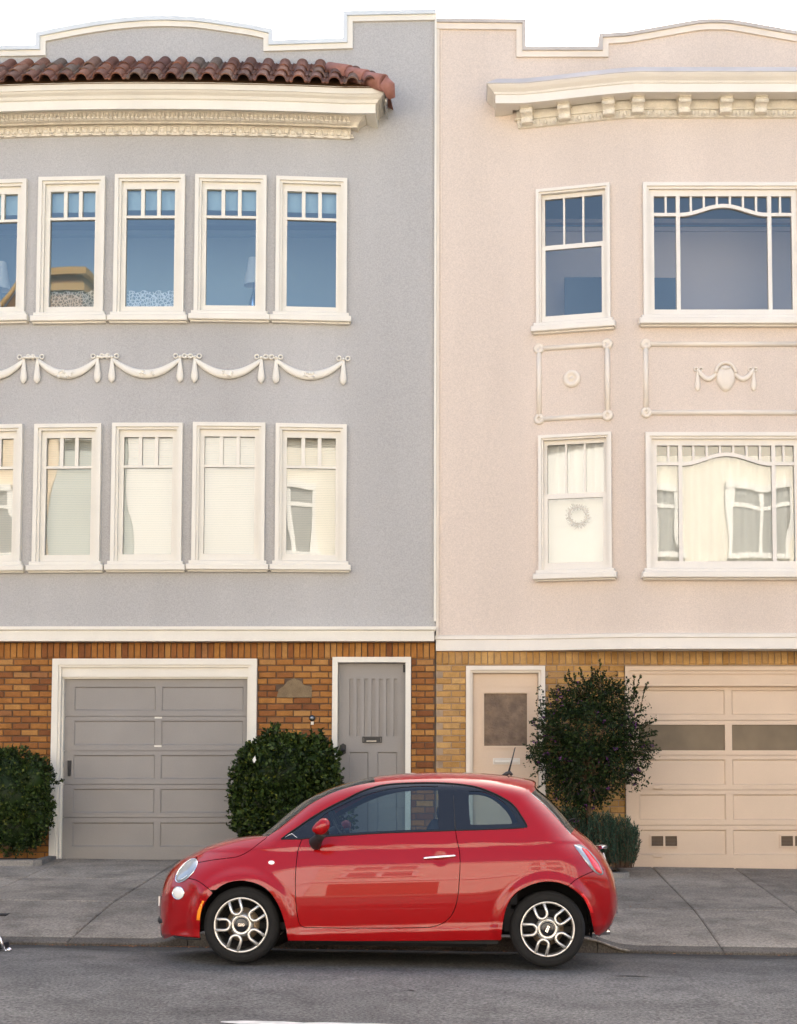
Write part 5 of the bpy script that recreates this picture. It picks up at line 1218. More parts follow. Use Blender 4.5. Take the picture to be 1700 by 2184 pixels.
# side windows: black surround and clear pane
surround = [wup[-1]] + tip + belt[1:] + beltR[1:] + wup[1:-1]
clearF = lift(smooth(Z2([(405, 1262), (392, 1195), (420, 1150), (520, 1095), (640, 1040), (760, 1000), (880, 978), (1010, 968), (1120, 970), (1137, 985), (1137, 1200), (1130, 1234), (980, 1240), (700, 1252), (520, 1262)]), 3, True))
clearR = lift(smooth(Z2([(1330, 1010), (1345, 998), (1420, 1003), (1490, 1028), (1560, 1080), (1605, 1130), (1630, 1180), (1620, 1200), (1500, 1206), (1355, 1208), (1338, 1190), (1330, 1100)]), 3, True))
panel('window_surround', M['black_gloss'], car, surround, [clearF, clearR], dy=.007, rim=.02)
panel('side_window', M['cglass'], car, clearF, dy=.012, rim=0, st=.05)
panel('quarter_window', M['cglass'], car, clearR, dy=.012, rim=0, st=.05)
def on(vx, vy, dy=0.0):
    (x, z), = lift([(vx, vy)]); return Vector((x, float(yside(x, z)[0]) + dy, z))
def on2(x, z, dy=0.0): return Vector((x, float(yside(x, z)[0]) + dy, z))
def both(mb, name, mt, par=None, label=None):
    o = mb.build(name, mt, par or car, label=label); m2 = MB(); m2.v = [(a, 2 * HALF - b, c) for a, b, c in mb.v]; m2.f = [f[::-1] for f in mb.f]; m2.m, m2.s = mb.m, mb.s
    o2 = m2.build(name, mt, par or car); return o
b = MB(); b.tube([on(971.5, 1771, .004), on(969.6, 1741, .004), on(967.5, 1705, .004), on(966.5, 1673, .004)], .003, 5); both(b, 'window_divider', M['black_plastic'])
b = MB(); up = [on2(x, z, .003) for x, z in resamp(wup[2:], .06, False)]; b.tube(up, .006, 6); lo = [on2(x, z, .002) for x, z in resamp(surround[1:3] + belt[1:] + beltR[1:], .08, False)]; b.tube(lo, .0055, 6); both(b, 'window_seal', M['black_rubber'])
b = MB(); b.tube([on(608, 1785.5, -.002), on(622, 1777, -.002), on(634, 1786, -.002)], .0028, 5); both(b, 'quarter_glass_trim', M['chrome'])
# skin across
M['red_top'] = M['red']
cap('front_fascia', M['red'], car, 0, 7); cap('bonnet', M['red'], car, 7, 13); cap('windscreen', M['wglass'], car, 13, 20); cap('roof', M['red'], car, 20, 27); cap('rear_window', M['wglass'], car, 27, 30); cap('tailgate', M['red'], car, 30, 33); cap('rear_bumper_skin', M['red'], car, 33, 38)
cap('windscreen_shade', M['black_gloss'], car, 12, 13, sink=.004).name = 'cowl'
def edge_strip(name, mt, i0, i1, rad, k=0.0, dy=0.0):
    b = MB(); pts = []
    for i in range(i0 * SUB, i1 * SUB + 1, 3):
        x, z = D[i, 0], D[i, 1]; pts.append((x, float(yside(x, z)[0]) + .012 + dy, z + k))
    b.tube(pts, rad, 6); both(b, name, mt)
edge_strip('windscreen_seal', M['black_rubber'], 13, 20, .007); edge_strip('rear_window_seal', M['black_rubber'], 27, 30, .007)
# interior
IN = MB(); IN.box(-.2, 2.55, .12, 1.48, .25, .30); IN.box(.45, 2.35, .10, 1.50, .26, .42)
IN = IN.build('floor_pan', M['dark'], car)
vs, F = region(shift(body_out, .0)[::1] if False else (archF[::-1][:1] + archF[1:-1][::-1] and [(.35, .25), (1.95, .25), (1.95, .60), (2.55, .64), (2.50, .90), (.15, .90), (.25, .62), (.35, .6)]), (), .08, .05)
b = MB(); b.add([(x, float(yside(x, z)[0]) + .06, z) for x, z in vs], F, 0, True); b.f = [f[::-1] for f in b.f] + list(b.f); b.m *= 2; b.s *= 2; both(b, 'door_lining', M['dark'])
dash = on(640, 1790, .1); b = MB(); b.grid(lambda u, v: (dash.x - .02 + .30 * math.sin(v * 1.57), .16 + 1.28 * u, .86 + .06 * math.cos(v * 1.57) - .25 * (v ** 3)), 8, 8); b.box(dash.x - .1, dash.x + .18, .16, 1.44, .4, .84); b.build('dashboard', M['black_plastic'], car)
sw = PC(724, 1765, .45); b = MB(); Mx = Matrix.Translation(sw) @ Matrix.Rotation(R(62), 4, 'Y'); b.tube([Mx @ Vector((.18 * math.cos(2 * math.pi * i / 24), .18 * math.sin(2 * math.pi * i / 24), 0)) for i in range(25)], .014, 8, cap=False)
b.tube([Mx @ Vector((0, -.17, 0)), Mx @ Vector((0, .17, 0))], .018, 6); b.tube([Mx @ Vector((0, 0, 0)), Mx @ Vector((0, 0, -.25))], .035, 8); b.build('steering_wheel', M['black_plastic'], car)
def seat(y, x, name='seat'):
    t = MB()
    def cush(cx, cz, L, w, th, ang, m_=M['seat']):
        Mx = Matrix.Translation((cx, y, cz)) @ Matrix.Rotation(ang, 4, 'Y')
        def f(u, v):
            a = 2 * math.pi * u; bb = math.pi * (v - .5); sg = lambda q, p_: math.copysign(abs(q) ** p_, q)
            return Mx @ Vector((L / 2 * sg(math.cos(bb), .4) * sg(math.cos(a), .4), w / 2 * sg(math.cos(bb), .4) * sg(math.sin(a), .4), th / 2 * sg(math.sin(bb), .5)))
        t.grid(f, 20, 10)
    cush(x, .50, .50, .48, .16, R(-8)); cush(x + .30, .80, .60, .46, .14, R(-72)); 
    return t.build(name, M['seat'], car)
for y in (.44, 1.16): seat(y, 1.05)
b = MB(); b.box(1.95, 2.05, .2, 1.4, .45, .93); b.box(1.6, 2.0, .2, 1.4, .4, .52); b.build('rear_seat', M['seat'], car)
b = MB()
for y in (.44, 1.16):
    b.grid(lambda u, v: (1.47 + .05 * math.cos(6.283 * u) * math.sin(math.pi * v), y + .12 * math.sin(6.283 * u) * math.sin(math.pi * v), 1.14 - .075 * math.cos(math.pi * v)), 12, 8); b.tube([(1.45, y - .05, 1.0), (1.465, y - .05, 1.1)], .008, 5); b.tube([(1.45, y + .05, 1.0), (1.465, y + .05, 1.1)], .008, 5)
b.build('head_restraint', M['seat'], car)
rm = PC(752, 1690, .8); b = MB(); b.cbox(rm.x - .015, rm.x + .015, .70, .90, rm.z - .05, rm.z, .004); b.build('rear_view_mirror', M['black_plastic'], car)
# wheel wells
for (cx, cz) in WC:
    for (y0, y1) in ((.015, .42), (1.58, 1.18)):
        b = MB()
        k = len(b.v); n = 24
        for i in range(n + 1):
            a = R(-12) + R(204) * i / n; rr_ = .352
            yb0 = float(yside(cx + rr_ * math.cos(a), cz + rr_ * math.sin(a))[0]) + .014; yb0 = yb0 if y0 < 1 else 2 * HALF - yb0
            b.v += [(cx + rr_ * math.cos(a), yb0, cz + rr_ * math.sin(a)), (cx + rr_ * math.cos(a), y1, cz + rr_ * math.sin(a)), (cx + rr_ * .995 * math.cos(a), y1, cz + rr_ * .995 * math.sin(a))]
        for i in range(n): b.f.append((k + 3 * i, k + 3 * i + 3, k + 3 * i + 4, k + 3 * i + 1)); b.m.append(0); b.s.append(True)
        b.f.append(tuple(k + 3 * i + 2 for i in range(n + 1))); b.m.append(0); b.s.append(False)
        b.build('wheel_arch_liner', M['dark'], car)
b = MB(); b.box(-.42, -.32, .26, 1.34, .22, .60); b.build('bulkhead', M['dark'], car); b = MB(); b.box(2.60, 2.66, .34, 1.26, .3, .6); b.build('bulkhead', M['dark'], car)
# wheels
def wheel(cx, cz, side, name='wheel', rot=0.0, ang=0.0):
    w = empty(name, (cx, .045 if side == 0 else 2 * HALF - .045, cz)); w.parent = car; w.rotation_euler = (0, ang, 0 if side == 0 else math.pi)
    A = Matrix.Rotation(R(90), 4, 'X')       # local z of the lathe -> -y (outward)
    t = MB(); t.lathe([(.203, .0), (.208, .010), (.225, .016), (.245, .016), (.262, .010), (.275, .0), (.281, -.014), (.281, -.17), (.262, -.185), (.203, -.18)], 64, A, smooth=True)
    for r_ in (.214, .256): t.lathe([(r_ - .002, .0155), (r_, .018), (r_ + .002, .0155)], 64, A)
    for i in range(60):
        a = 2 * math.pi * i / 60; t.add([A @ Vector((.2815 * math.cos(a + d_), .2815 * math.sin(a + d_), h_)) for d_, h_ in ((0, -.012), (.05, -.03), (.05, -.15), (0, -.15))], [(0, 1, 2, 3)])
    t.build('tyre', M['black_rubber'], w)
    r = MB(); r.lathe([(.205, .004), (.203, .012), (.196, .013), (.190, .008), (.187, -.004), (.184, -.03)], 64, A)
    lw, li = .040, .122
    for k in range(5):
        a = R(180) + k * R(72) + rot; ca, sa = math.cos(a), math.sin(a); path = [(.190, lw)] + [(li + .0, lw)] + [(li - lw * math.sin(R(q)) , lw * math.cos(R(q))) for q in range(18, 180, 18)] + [(li, -lw), (.190, -lw)]
        r.tube([A @ Vector((u * ca - v * sa, u * sa + v * ca, .006 if i not in (0, len(path) - 1) else .004)) for i, (u, v) in enumerate(path)], .0118, 8, flat=1.3)
    r.lathe([(.0, .0), (.058, .0), (.064, .006), (.070, .004), (.084, -.01), (.090, -.03)], 32, A)
    for k in range(5):      # short webs between the loops
        a = R(180 + 36) + k * R(72) + rot; ca, sa = math.cos(a), math.sin(a)
    r.build('rim', M['alloy'], w)
    i_ = MB(); i_.lathe([(.184, -.028), (.178, -.10), (.175, -.16)], 48, A); 
    for k in range(5):
        a = R(180) + k * R(72) + rot; ca, sa = math.cos(a), math.sin(a)
        for s_ in (-1, 1): i_.box(0, 0, 0, 0, 0, 0) if False else i_.add([A @ Vector((u * ca - v * sa, u * sa + v * ca, h)) for (u, v, h) in ((.085, s_ * .034, -.005), (.188, s_ * .034, -.005), (.188, s_ * .034, -.045), (.085, s_ * .034, -.045))], [(0, 1, 2, 3)])
    i_.build('rim_barrel', M['alloy_dark'], w)
    d = MB(); d.lathe([(.0, -.07), (.125, -.07), (.125, -.08), (0, -.08)], 40, A); 
    for k in range(12):
        a = k * R(30); d.lathe([(.0, -.066), (.006, -.067), (.007, -.07)], 6, A @ Matrix.Translation((.1 * math.cos(a), .1 * math.sin(a), 0)))
    d.build('brake_disc', M['disc'], w)
    d = MB(); d.lathe([(.175, -.165), (.0, -.16)], 24, A); d.build('inner_shadow', M['dark'], w).name = 'hub_shade_disc'  # near-black disc stands in for the shade inside the wheel
    c = MB(); c.lathe([(.0, .012), (.045, .011), (.052, .008), (.054, .0)], 32, A); c.build('hub_cap', M['black_gloss'], w)
    cu = bpy.data.curves.new('badge', 'FONT'); cu.body = '500'; cu.size = .036; cu.extrude = .001; cu.align_x = 'CENTER'; cu.align_y = 'CENTER'; cu.offset = .0008; cu.space_character = .92
    tmp = bpy.data.objects.new('tmp', cu); COL.objects.link(tmp); dg = bpy.context.evaluated_depsgraph_get(); me = bpy.data.meshes.new_from_object(tmp.evaluated_get(dg)); bpy.data.objects.remove(tmp); me.materials.append(M['chrome'])
    inst('badge', me, w, (0, -.0135, 0), (R(90), -ang + (0 if cx < 1 else R(-68)) - (0 if cx < 1 else 0), 0), (1.0, .8, 1))
    return w
for i, (cx, cz) in enumerate(WC):
    for s_ in (0, 1): wheel(cx, cz, s_, ang=R(0) if i == 0 else R(-3))
# lamps and trim
def ell(cx, cy, ax, ay, bx, by, n=28): return [(cx + ax * math.cos(6.2832 * i / n) + bx * math.sin(6.2832 * i / n), cy + ay * math.cos(6.2832 * i / n) + by * math.sin(6.2832 * i / n)) for i in range(n)]
def ccw(p):
    a = sum(p[i][0] * p[(i + 1) % len(p)][1] - p[(i + 1) % len(p)][0] * p[i][1] for i in range(len(p))); return p if a > 0 else p[::-1]
hlp = ccw(lift(Z4(ell(236, 797, 70, -79, -34, -30))))
hl = panel('headlamp', M['lamp'], car, hlp, dy=-.004, rim=.012, st=.012, bst=.012, bulge=.016)
def ringon(pts, rad, name, mt, par=car, dy=-.005):
    b = MB(); q = pts + [pts[0]]; b.tube([on2(x, z, dy) for x, z in q], rad, 6, cap=False); both(b, name, mt, par)
ringon(hlp, .004, 'headlamp_ring', M['chrome'])
hin = ccw(lift(Z4(ell(222, 812, 38, -44, -20, -18)))); panel('headlamp_reflector', M['lampw'], car, hin, dy=-.0165, rim=0, st=.012, bst=.012)
fl = ccw(lift(Z4(ell(178, 957, 42, 0, 0, 45)))); panel('fog_lamp', M['lampw'], car, fl, dy=-.004, rim=.01, st=.012, bst=.01, bulge=.012); ringon(fl, .0035, 'fog_lamp_ring', M['chrome'])
rp = ccw(lift(Z4(ell(842, 740, 22, 0, 0, 14)))); panel('side_repeater', M['lampw'], car, rp, dy=-.002, rim=.004, st=.01, bst=.008, bulge=.005)
am = ccw(lift(Z4([(308, 1150), (331, 1152), (339, 1095), (352, 1040), (366, 1014), (350, 1012), (335, 1040), (316, 1085)]))); panel('front_side_marker', M['amber'], car, am, dy=-.003, rim=.006, st=.012, bst=.01, bulge=.004)
rm_ = ccw(lift(Z5([(1343, 962), (1364, 962), (1395, 1000), (1425, 1055), (1437, 1098), (1416, 1100), (1395, 1050), (1370, 1000)]))); panel('rear_side_marker', M['redlens'], car, rm_, dy=-.003, rim=.006, st=.012, bst=.01, bulge=.004)
tl = ccw(lift(smooth(Z5([(1299, 621), (1318, 612), (1350, 614), (1400, 650), (1452, 705), (1490, 770), (1508, 822), (1470, 823), (1432, 796), (1392, 750), (1350, 690)]), 3, True)))
panel('tail_lamp', M['lamp'], car, tl, dy=-.004, rim=.014, st=.012, bst=.01, bulge=.012)
tl2 = ccw(lift(smooth(Z5([(1352, 636), (1388, 648), (1435, 700), (1474, 755), (1497, 812), (1470, 812), (1434, 772), (1396, 705)]), 3, True))); panel('tail_lamp_lens', M['redlens'], car, tl2, dy=-.018, rim=.006, st=.012, bst=.01, bulge=.006)
b = MB(); a_, c_ = on(903.2, 1829.8, -.012), on(972, 1824.3, -.012); b.tube([a_ + (c_ - a_) * t for t in (0, .03, .1, .5, .9, .97, 1)], [.005, .008, .0095, .0105, .0095, .008, .005], 10); o = both(b, 'door_handle', M['chrome'])
b = MB()
def mir(u, v):
    a = 2 * math.pi * u; t = math.pi * v; sx_ = .072 * (1.0 if math.cos(a) < 0 else .85); sz = .062
    x = sx_ * math.cos(a) * math.sin(t); z = sz * math.sin(a) * math.sin(t); y = -.05 * math.cos(t)
    z *= (1 - .35 * max(0, -math.cos(a)) * math.sin(t)); return mc + Vector((x, y, z + .02 * x / .07))
mc = PC(327.1 + .2993 * 1200, 1617.3 + .2993 * 485, -.11); b.grid(mir, 24, 14); both(b, 'mirror_housing', M['red'])
b = MB(); mf = PC(327.1 + .2993 * 1205, 1617.3 + .2993 * 528, -.10); mb_ = on(327.1 + .2993 * 1150, 1617.3 + .2993 * 610, -.012); b.tube([mf, mf + (mb_ - mf) * .45, mb_ + Vector((.004, -.02, .005)), mb_ + Vector((-.012, -.006, -.008))], [.036, .036, .054, .040], 14, flat=.7); b.tube([mc + Vector((-.05, .03, -.035)), mc + Vector((.05, .03, -.03))], .03, 10); both(b, 'mirror_foot', M['black_plastic'])
# roof aerial
ab = PC(1083, 1652, HALF); b = MB(); b.tube([ab + Vector((-.05, 0, -.008)), ab + Vector((-.01, 0, .008)), ab + Vector((.015, 0, .02)), ab + Vector((.035, 0, -.002))], [.006, .018, .016, .012], 10); b.tube([ab + Vector((.005, 0, .015)), ab + Vector((.030, 0, .11)), ab + Vector((.058, 0, .225))], [.0085, .006, .0035], 8); b.build('aerial', M['black_plastic'], car)
b = MB(); b.tube([on(1085, 1656, .02), on(1085.6, 1667, -.001), on(1086, 1673, .0)], .0028, 5); 
# tail: boot handle, plate, wiper, exhaust, bumper insert
c = PC(1283, 1806, HALF); b = MB(); b.tube([(c.x - .035, HALF - .26, c.z - .0), (c.x + .01, HALF - .2, c.z + .004), (c.x + .01, HALF + .2, c.z + .004), (c.x - .035, HALF + .26, c.z)], .016, 10); b.build('boot_handle', M['chrome'], car)
c0, c1 = PC(1286.5, 1818, .62), PC(1297, 1852, .62); b = MB(); b.add([(c0.x, .62, c0.z), (c0.x, .98, c0.z), (c1.x, .98, c1.z), (c1.x, .62, c1.z)], [(0, 1, 2, 3)]); b.tube([(c0.x, .62, c0.z), (c1.x, .62, c1.z)], .006, 6); b.build('number_plate', M['lampw'], car)
w0, w1 = PC(1208, 1755, .7), PC(1226, 1745.5, .62); b = MB(); b.tube([w0, (w0 + w1) / 2 + Vector((.01, 0, .01)), w1], [.012, .01, .005], 6); b.tube([PC(1205, 1762, .5), PC(1226, 1762, .5)], .006, 6); b.build('rear_wiper', M['black_plastic'], car)
e0, e1 = PC(1272, 1988, .55), PC(1300, 1985.5, .55); b = MB(); d_ = (e1 - e0); b.tube([e0 - d_ * 1.5, e1], .024, 16, cap=False); b.tube([e1 - d_ * .05, e1], [.0245, .0255], 16, cap=False); b.tube([e0 - d_ * .5, e1 - d_ * .2], .019, 12); b.build('exhaust_pipe', M['chrome'], car)
b = MB(); b.tube([PC(1295, 1944, .5), PC(1312, 1944, HALF - .1), PC(1312, 1944, HALF + .1), Vector((PC(1295, 1944, .5).x, 1.1, PC(1295, 1944, .5).z))], .022, 8); b.build('rear_bumper_insert', M['black_plastic'], car)
b = MB(); q0 = PC(345.5, 1956, HALF); 
b.tube([(q0.x + .13, .40, q0.z), (q0.x + .065, .55, q0.z), (q0.x + .052, HALF, q0.z), (q0.x + .065, 1.05, q0.z), (q0.x + .13, 1.20, q0.z)], .042, 10); b.build('front_bumper_insert', M['black_plastic'], car)
b = MB(); q0 = PC(348.7, 1921, HALF); b.box(q0.x - .004, q0.x + .004, HALF - .15, HALF + .15, q0.z - .03, q0.z + .045); b.build('front_plate', M['lampw'], car)
b = MB(); lp_ = [on(371, 1996, .01), on(400, 2001.5, .02), on(426, 2002, .03)]; b.tube([(PC(357, 1999, HALF).x, HALF, lp_[0].z - .01), (lp_[0].x - .02, .35, lp_[0].z - .006)] + lp_, .010, 6); both(b, 'front_lip', M['black_plastic'])
b = MB(); b.box(archF[-1][0] + .02, archR[0][0] - .02, .05, 1.55, .165, .21); b.box(archF[-1][0] + .1, archR[0][0] - .1, .25, 1.35, .125, .164); b.build('underside', M['dark'], car)  # near-black boxes, the lower one added to deepen the shade under the car
b = MB(); 
# ================================================================ PLANTS
def leafmat(name, stops, rough=.42):
    m = mat(name, stops[0][1], rough); n = m.node_tree.nodes; l = m.node_tree.links; b = n['Principled BSDF']; b.inputs['Specular IOR Level'].default_value = .18
    ge = n.new('ShaderNodeNewGeometry'); rp = n.new('ShaderNodeValToRGB'); e = rp.color_ramp.elements
    while len(e) < len(stops): e.new(.5)
    for i, (p_, c) in enumerate(stops): e[i].position = p_; e[i].color = (*c, 1)
    l.new(ge.outputs['Random Per Island'], rp.inputs[0]); l.new(rp.outputs[0], b.inputs['Base Color'])
    return m
M['leaf_glossy'] = leafmat('leaf_glossy', [(0, (.008, .015, .004)), (.4, (.018, .033, .007)), (.75, (.030, .054, .011)), (.93, (.056, .085, .018)), (1, (.12, .13, .02))])
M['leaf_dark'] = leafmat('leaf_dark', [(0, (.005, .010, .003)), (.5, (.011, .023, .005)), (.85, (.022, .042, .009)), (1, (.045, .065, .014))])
M['leaf_blue'] = leafmat('leaf_blue', [(0, (.014, .030, .022)), (.5, (.026, .060, .036)), (.85, (.050, .10, .062)), (1, (.09, .14, .095))], .6)
M['flower'] = leafmat('flower_purple', [(0, (.07, .02, .09)), (.5, (.12, .03, .15)), (1, (.20, .06, .22))], .6)
rng = np.random.default_rng(5)
def unit(a): return a / (np.linalg.norm(a, axis=1, keepdims=True) + 1e-9)
class Leaves:
    def __init__(s): s.c = []; s.d = []; s.n = []; s.l = []; s.w = []
    def put(s, c, d, n, l, w): s.c.append(c); s.d.append(d); s.n.append(n); s.l.append(l); s.w.append(w)
    def build(s, name, mt, par, kind='stuff', fold=.25):
        c, d, n, l, w = (np.concatenate(q) for q in (s.c, s.d, s.n, s.l, s.w)); d = unit(d); side = unit(np.cross(d, n)); up = unit(np.cross(side, d)); l = l[:, None]; w = w[:, None]
        a = c; b = c + d * l * .45 + side * w + up * w * fold; t = c + d * l - up * l * .08; e = c + d * l * .45 - side * w + up * w * fold
        V = np.stack([a, b, t, e], 1).reshape(-1, 3); N = len(c); F = [(4 * i, 4 * i + 1, 4 * i + 2, 4 * i + 3) for i in range(N)]
        me = bpy.data.meshes.new(name); me.from_pydata(V.tolist(), [], F); me.materials.append(mt); me.update(); o = bpy.data.objects.new(name, me); COL.objects.link(o); o.parent = par; o['kind'] = kind; return o
def spheres(lst, Y, squash=.8):
    out = []
    for (vx, vy, r_, *dy) in lst:
        c = P(vx, vy, Y + (dy[0] if dy else 0)); out.append((np.array(c), r_ * ((c - CAM).dot(FW)) / FPX))
    return out
def shell_points(sp, dens, lo=.8, hi=1.04, front=1.0, lump=.22):
    pts, dirs = [], []
    for c, r_ in sp:
        n = int(dens * r_ * r_); d = unit(rng.normal(size=(n, 3))); rad = r_ * rng.uniform(lo, hi, n)
        rad *= 1 + lump * np.array([mnoise.noise(Vector((c + q * r_) * 5.)) for q in d]) * 2
        p_ = c + d * rad[:, None] * np.array([1, .85, 1]); pts.append(p_); dirs.append(d)
    pts = np.concatenate(pts); dirs = np.concatenate(dirs); keep = np.ones(len(pts), bool)
    for c, r_ in sp:
        q = (pts - c) / np.array([1, .85, 1]); keep &= np.linalg.norm(q, axis=1) > r_ * lo * .88
    keep &= pts[:, 1] < WALL - .04
    return pts[keep], dirs[keep]
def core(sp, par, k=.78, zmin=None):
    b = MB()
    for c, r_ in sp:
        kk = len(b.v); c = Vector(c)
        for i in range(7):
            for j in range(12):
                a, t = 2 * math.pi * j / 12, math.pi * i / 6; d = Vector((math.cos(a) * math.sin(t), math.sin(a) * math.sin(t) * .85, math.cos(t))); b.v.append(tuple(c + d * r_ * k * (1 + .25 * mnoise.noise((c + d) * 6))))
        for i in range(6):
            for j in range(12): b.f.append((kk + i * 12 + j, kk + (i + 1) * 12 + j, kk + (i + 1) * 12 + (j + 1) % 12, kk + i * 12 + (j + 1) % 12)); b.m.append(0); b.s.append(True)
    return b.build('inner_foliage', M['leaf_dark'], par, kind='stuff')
def bush(root, sp, mt, dens, L, W, per=6, spread=.8, cl=True):
    p_, d_ = shell_points(sp, dens); lv = Leaves(); N = len(p_)
    for k in range(per):   # a rosette at every twig end
        j = unit(d_ * .55 + rng.normal(size=(N, 3)) * spread + np.array([0, 0, .25])); l = L * rng.uniform(.6, 1.25, N)
        lv.put(p_ + rng.normal(size=(N, 3)) * L * .3, j, unit(rng.normal(size=(N, 3)) + d_), l, l * W)
    pk = rng.random(N) < .022; n_ = int(pk.sum()); base_ = p_[pk]; out_ = unit(d_[pk] + rng.normal(size=(n_, 3)) * .35 + np.array([0, 0, .25])); ln = rng.uniform(.05, .12, n_)
    for k in range(16):
        u = rng.random(n_); l = L * rng.uniform(.55, 1.1, n_); c_ = base_ + out_ * (ln * u)[:, None]; keep = c_[:, 1] < WALL - .05
        lv.put(c_[keep], unit(out_ * .7 + rng.normal(size=(n_, 3)) * .7)[keep], rng.normal(size=(n_, 3))[keep], l[keep], (l * W)[keep])
    return lv.build('foliage', mt, root)
def trunk(root, a, b, r0, r1, mt=None, name='trunk', wig=.02):
    a, b = Vector(a), Vector(b); m_ = MB(); pts = [a + (b - a) * t + Vector((random.gauss(0, wig), random.gauss(0, wig), 0)) * (0 if t in (0,) else 1) for t in (0, .2, .4, .6, .8, 1)]
    m_.tube(pts, [r0 + (r1 - r0) * t for t in (0, .2, .4, .6, .8, 1)], 8); return m_.build(name, mt or M['bark'], root)
def planter(x0, x1, y0, label):
    z = walk_z((x0 + x1) / 2, y0); t = empty('planter_bed', ((x0 + x1) / 2, y0, z), label, 'planter', 'planting beds at the foot of the walls'); w = (x1 - x0) / 2; d = WALL - .06 - y0
    b = MB(); A = [(-w, d), (-w, .08), (-w + .08, 0), (w - .08, 0), (w, .08), (w, d)]; B = [(-w + .09, d), (-w + .09, .13), (-w + .13, .09), (w - .13, .09), (w - .09, .13), (w - .09, d)]
    for lv, (q, zz_) in enumerate(((A, -.1), (A, .055), (B, .06), (B, -.1))): b.v += [(x, y, zz_) for x, y in q]
    for lv in range(3):
        for i in range(5): b.f.append((lv * 6 + i, lv * 6 + i + 1, lv * 6 + 7 + i, lv * 6 + 6 + i)); b.m.append(0); b.s.append(False)
    b.build('planter_kerb', M['kerb_light'], t); b = MB(); b.add([(x, y, .03) for x, y in B], [(0, 1, 2, 3, 4, 5)]); b.build('soil', M['earth'], t); return t
M['kerb_light'] = ground_mat('planter_concrete', (.20, .19, .17), (.32, .30, .27), 50, stain=.35)
planter(-7.0, PX(84, 5.6, 1830), 5.62, 'low concrete kerbed bed under the round shrub at the left edge')
planter(PX(560, 5.6, 1830), PX(700, 5.6, 1830), 5.62, 'low concrete kerbed bed under the large shrub behind the red car')
planter(PX(1178, 5.35, 1850), PX(1343, 5.35, 1850), 5.32, 'low concrete kerbed bed under the purple flowering tree')
# left shrub
sp = spheres([(20, 1690, 82), (60, 1665, 52), (65, 1730, 50), (20, 1640, 45), (-30, 1700, 80), (30, 1765, 55), (75, 1700, 34), (-40, 1650, 60), (55, 1775, 36)], 5.85)
t = empty('round_shrub', (PX(18, 5.85, 1820), 5.85, walk_z(-5.2, 5.85)), 'round clipped dark green shrub at the left edge beside the grey garage', 'shrub'); t0 = Vector(t.location)
def under(t, o): o.matrix_parent_inverse = Matrix.Translation(-t.location)
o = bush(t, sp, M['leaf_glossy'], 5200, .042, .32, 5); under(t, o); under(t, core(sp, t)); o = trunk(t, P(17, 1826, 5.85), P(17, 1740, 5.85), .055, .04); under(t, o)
# centre shrub
sp = spheres([(600, 1650, 88), (548, 1655, 48), (560, 1720, 60), (665, 1640, 58), (686, 1668, 40), (630, 1740, 95), (572, 1604, 32), (630, 1602, 34), (524, 1690, 32), (535, 1745, 40), (668, 1600, 26), (690, 1720, 60), (540, 1612, 22), (600, 1590, 22)], 5.72)
t = empty('large_shrub', (PX(620, 5.72, 1830), 5.72, walk_z(-2, 5.72)), 'large dense green shrub between the grey garage door and the grey front door', 'shrub')
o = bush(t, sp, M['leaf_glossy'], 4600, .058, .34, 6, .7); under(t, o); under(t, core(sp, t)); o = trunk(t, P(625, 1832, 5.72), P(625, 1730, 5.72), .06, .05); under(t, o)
lv = Leaves(); q = np.array([P(542, 1627, 5.3)]); lv.put(q, np.array([[.1, 0, 1.]]), np.array([[0, -1., .2]]), np.array([.085]), np.array([.022])); o = lv.build('pale_leaf', M['blind'], t, kind='stuff'); under(t, o); del o['kind']
# flowering tree
sp = spheres([(1262, 1560, 92), (1212, 1545, 52), (1320, 1560, 48), (1205, 1610, 52), (1250, 1635, 68), (1318, 1625, 46), (1175, 1600, 34), (1262, 1480, 40), (1305, 1490, 38), (1225, 1500, 36), (1225, 1678, 28), (1275, 1680, 30), (1190, 1650, 26), (1168, 1548, 26), (1228, 1712, 30), (1200, 1688, 28), (1252, 1706, 26), (1152, 1610, 22), (1368, 1600, 24)], 5.62)
t = empty('flowering_tree', (PX(1255, 5.62, 1840), 5.62, walk_z(1.4, 5.62)), 'small airy dark leaved tree with purple flowers between the pink door and pink garage', 'tree')
p_, d_ = shell_points(sp, 7000, .5, 1.15, lump=.5); lv = Leaves(); fl_ = Leaves(); N = len(p_)
for k in range(4):
    j = unit(d_ * .4 + rng.normal(size=(N, 3)) * .8); l = .036 * rng.uniform(.6, 1.3, N); lv.put(p_ + rng.normal(size=(N, 3)) * .02, j, unit(rng.normal(size=(N, 3)) + d_), l, l * .3)
pick = rng.random(N) < .020
for k in range(6): n_ = pick.sum(); fl_.put(p_[pick] + d_[pick] * .03 + rng.normal(size=(n_, 3)) * .012, rng.normal(size=(n_, 3)), rng.normal(size=(n_, 3)), np.full(n_, .026), np.full(n_, .011))
br = MB(); top = np.array(P(1255, 1660, 5.62))
shoots = [(1262, 1450, 1277, 1404), (1222, 1480, 1205, 1446), (1300, 1470, 1318, 1438), (1335, 1515, 1366, 1440), (1196, 1520, 1160, 1494), (1350, 1560, 1400, 1535), (1345, 1605, 1388, 1612), (1175, 1560, 1128, 1538), (1162, 1600, 1118, 1588), (1172, 1630, 1132, 1655), (1295, 1680, 1328, 1702),
          (1225, 1690, 1216, 1732), (1365, 1520, 1380, 1456), (1270, 1690, 1278, 1722), (1245, 1460, 1238, 1424), (1285, 1460, 1295, 1430), (1190, 1500, 1178, 1470), (1180, 1575, 1140, 1570), (1350, 1640, 1372, 1655), (1190, 1650, 1150, 1680), (1340, 1590, 1392, 1580), (1350, 1490, 1352, 1442), (1320, 1670, 1350, 1640), (1248, 1690, 1250, 1728)]
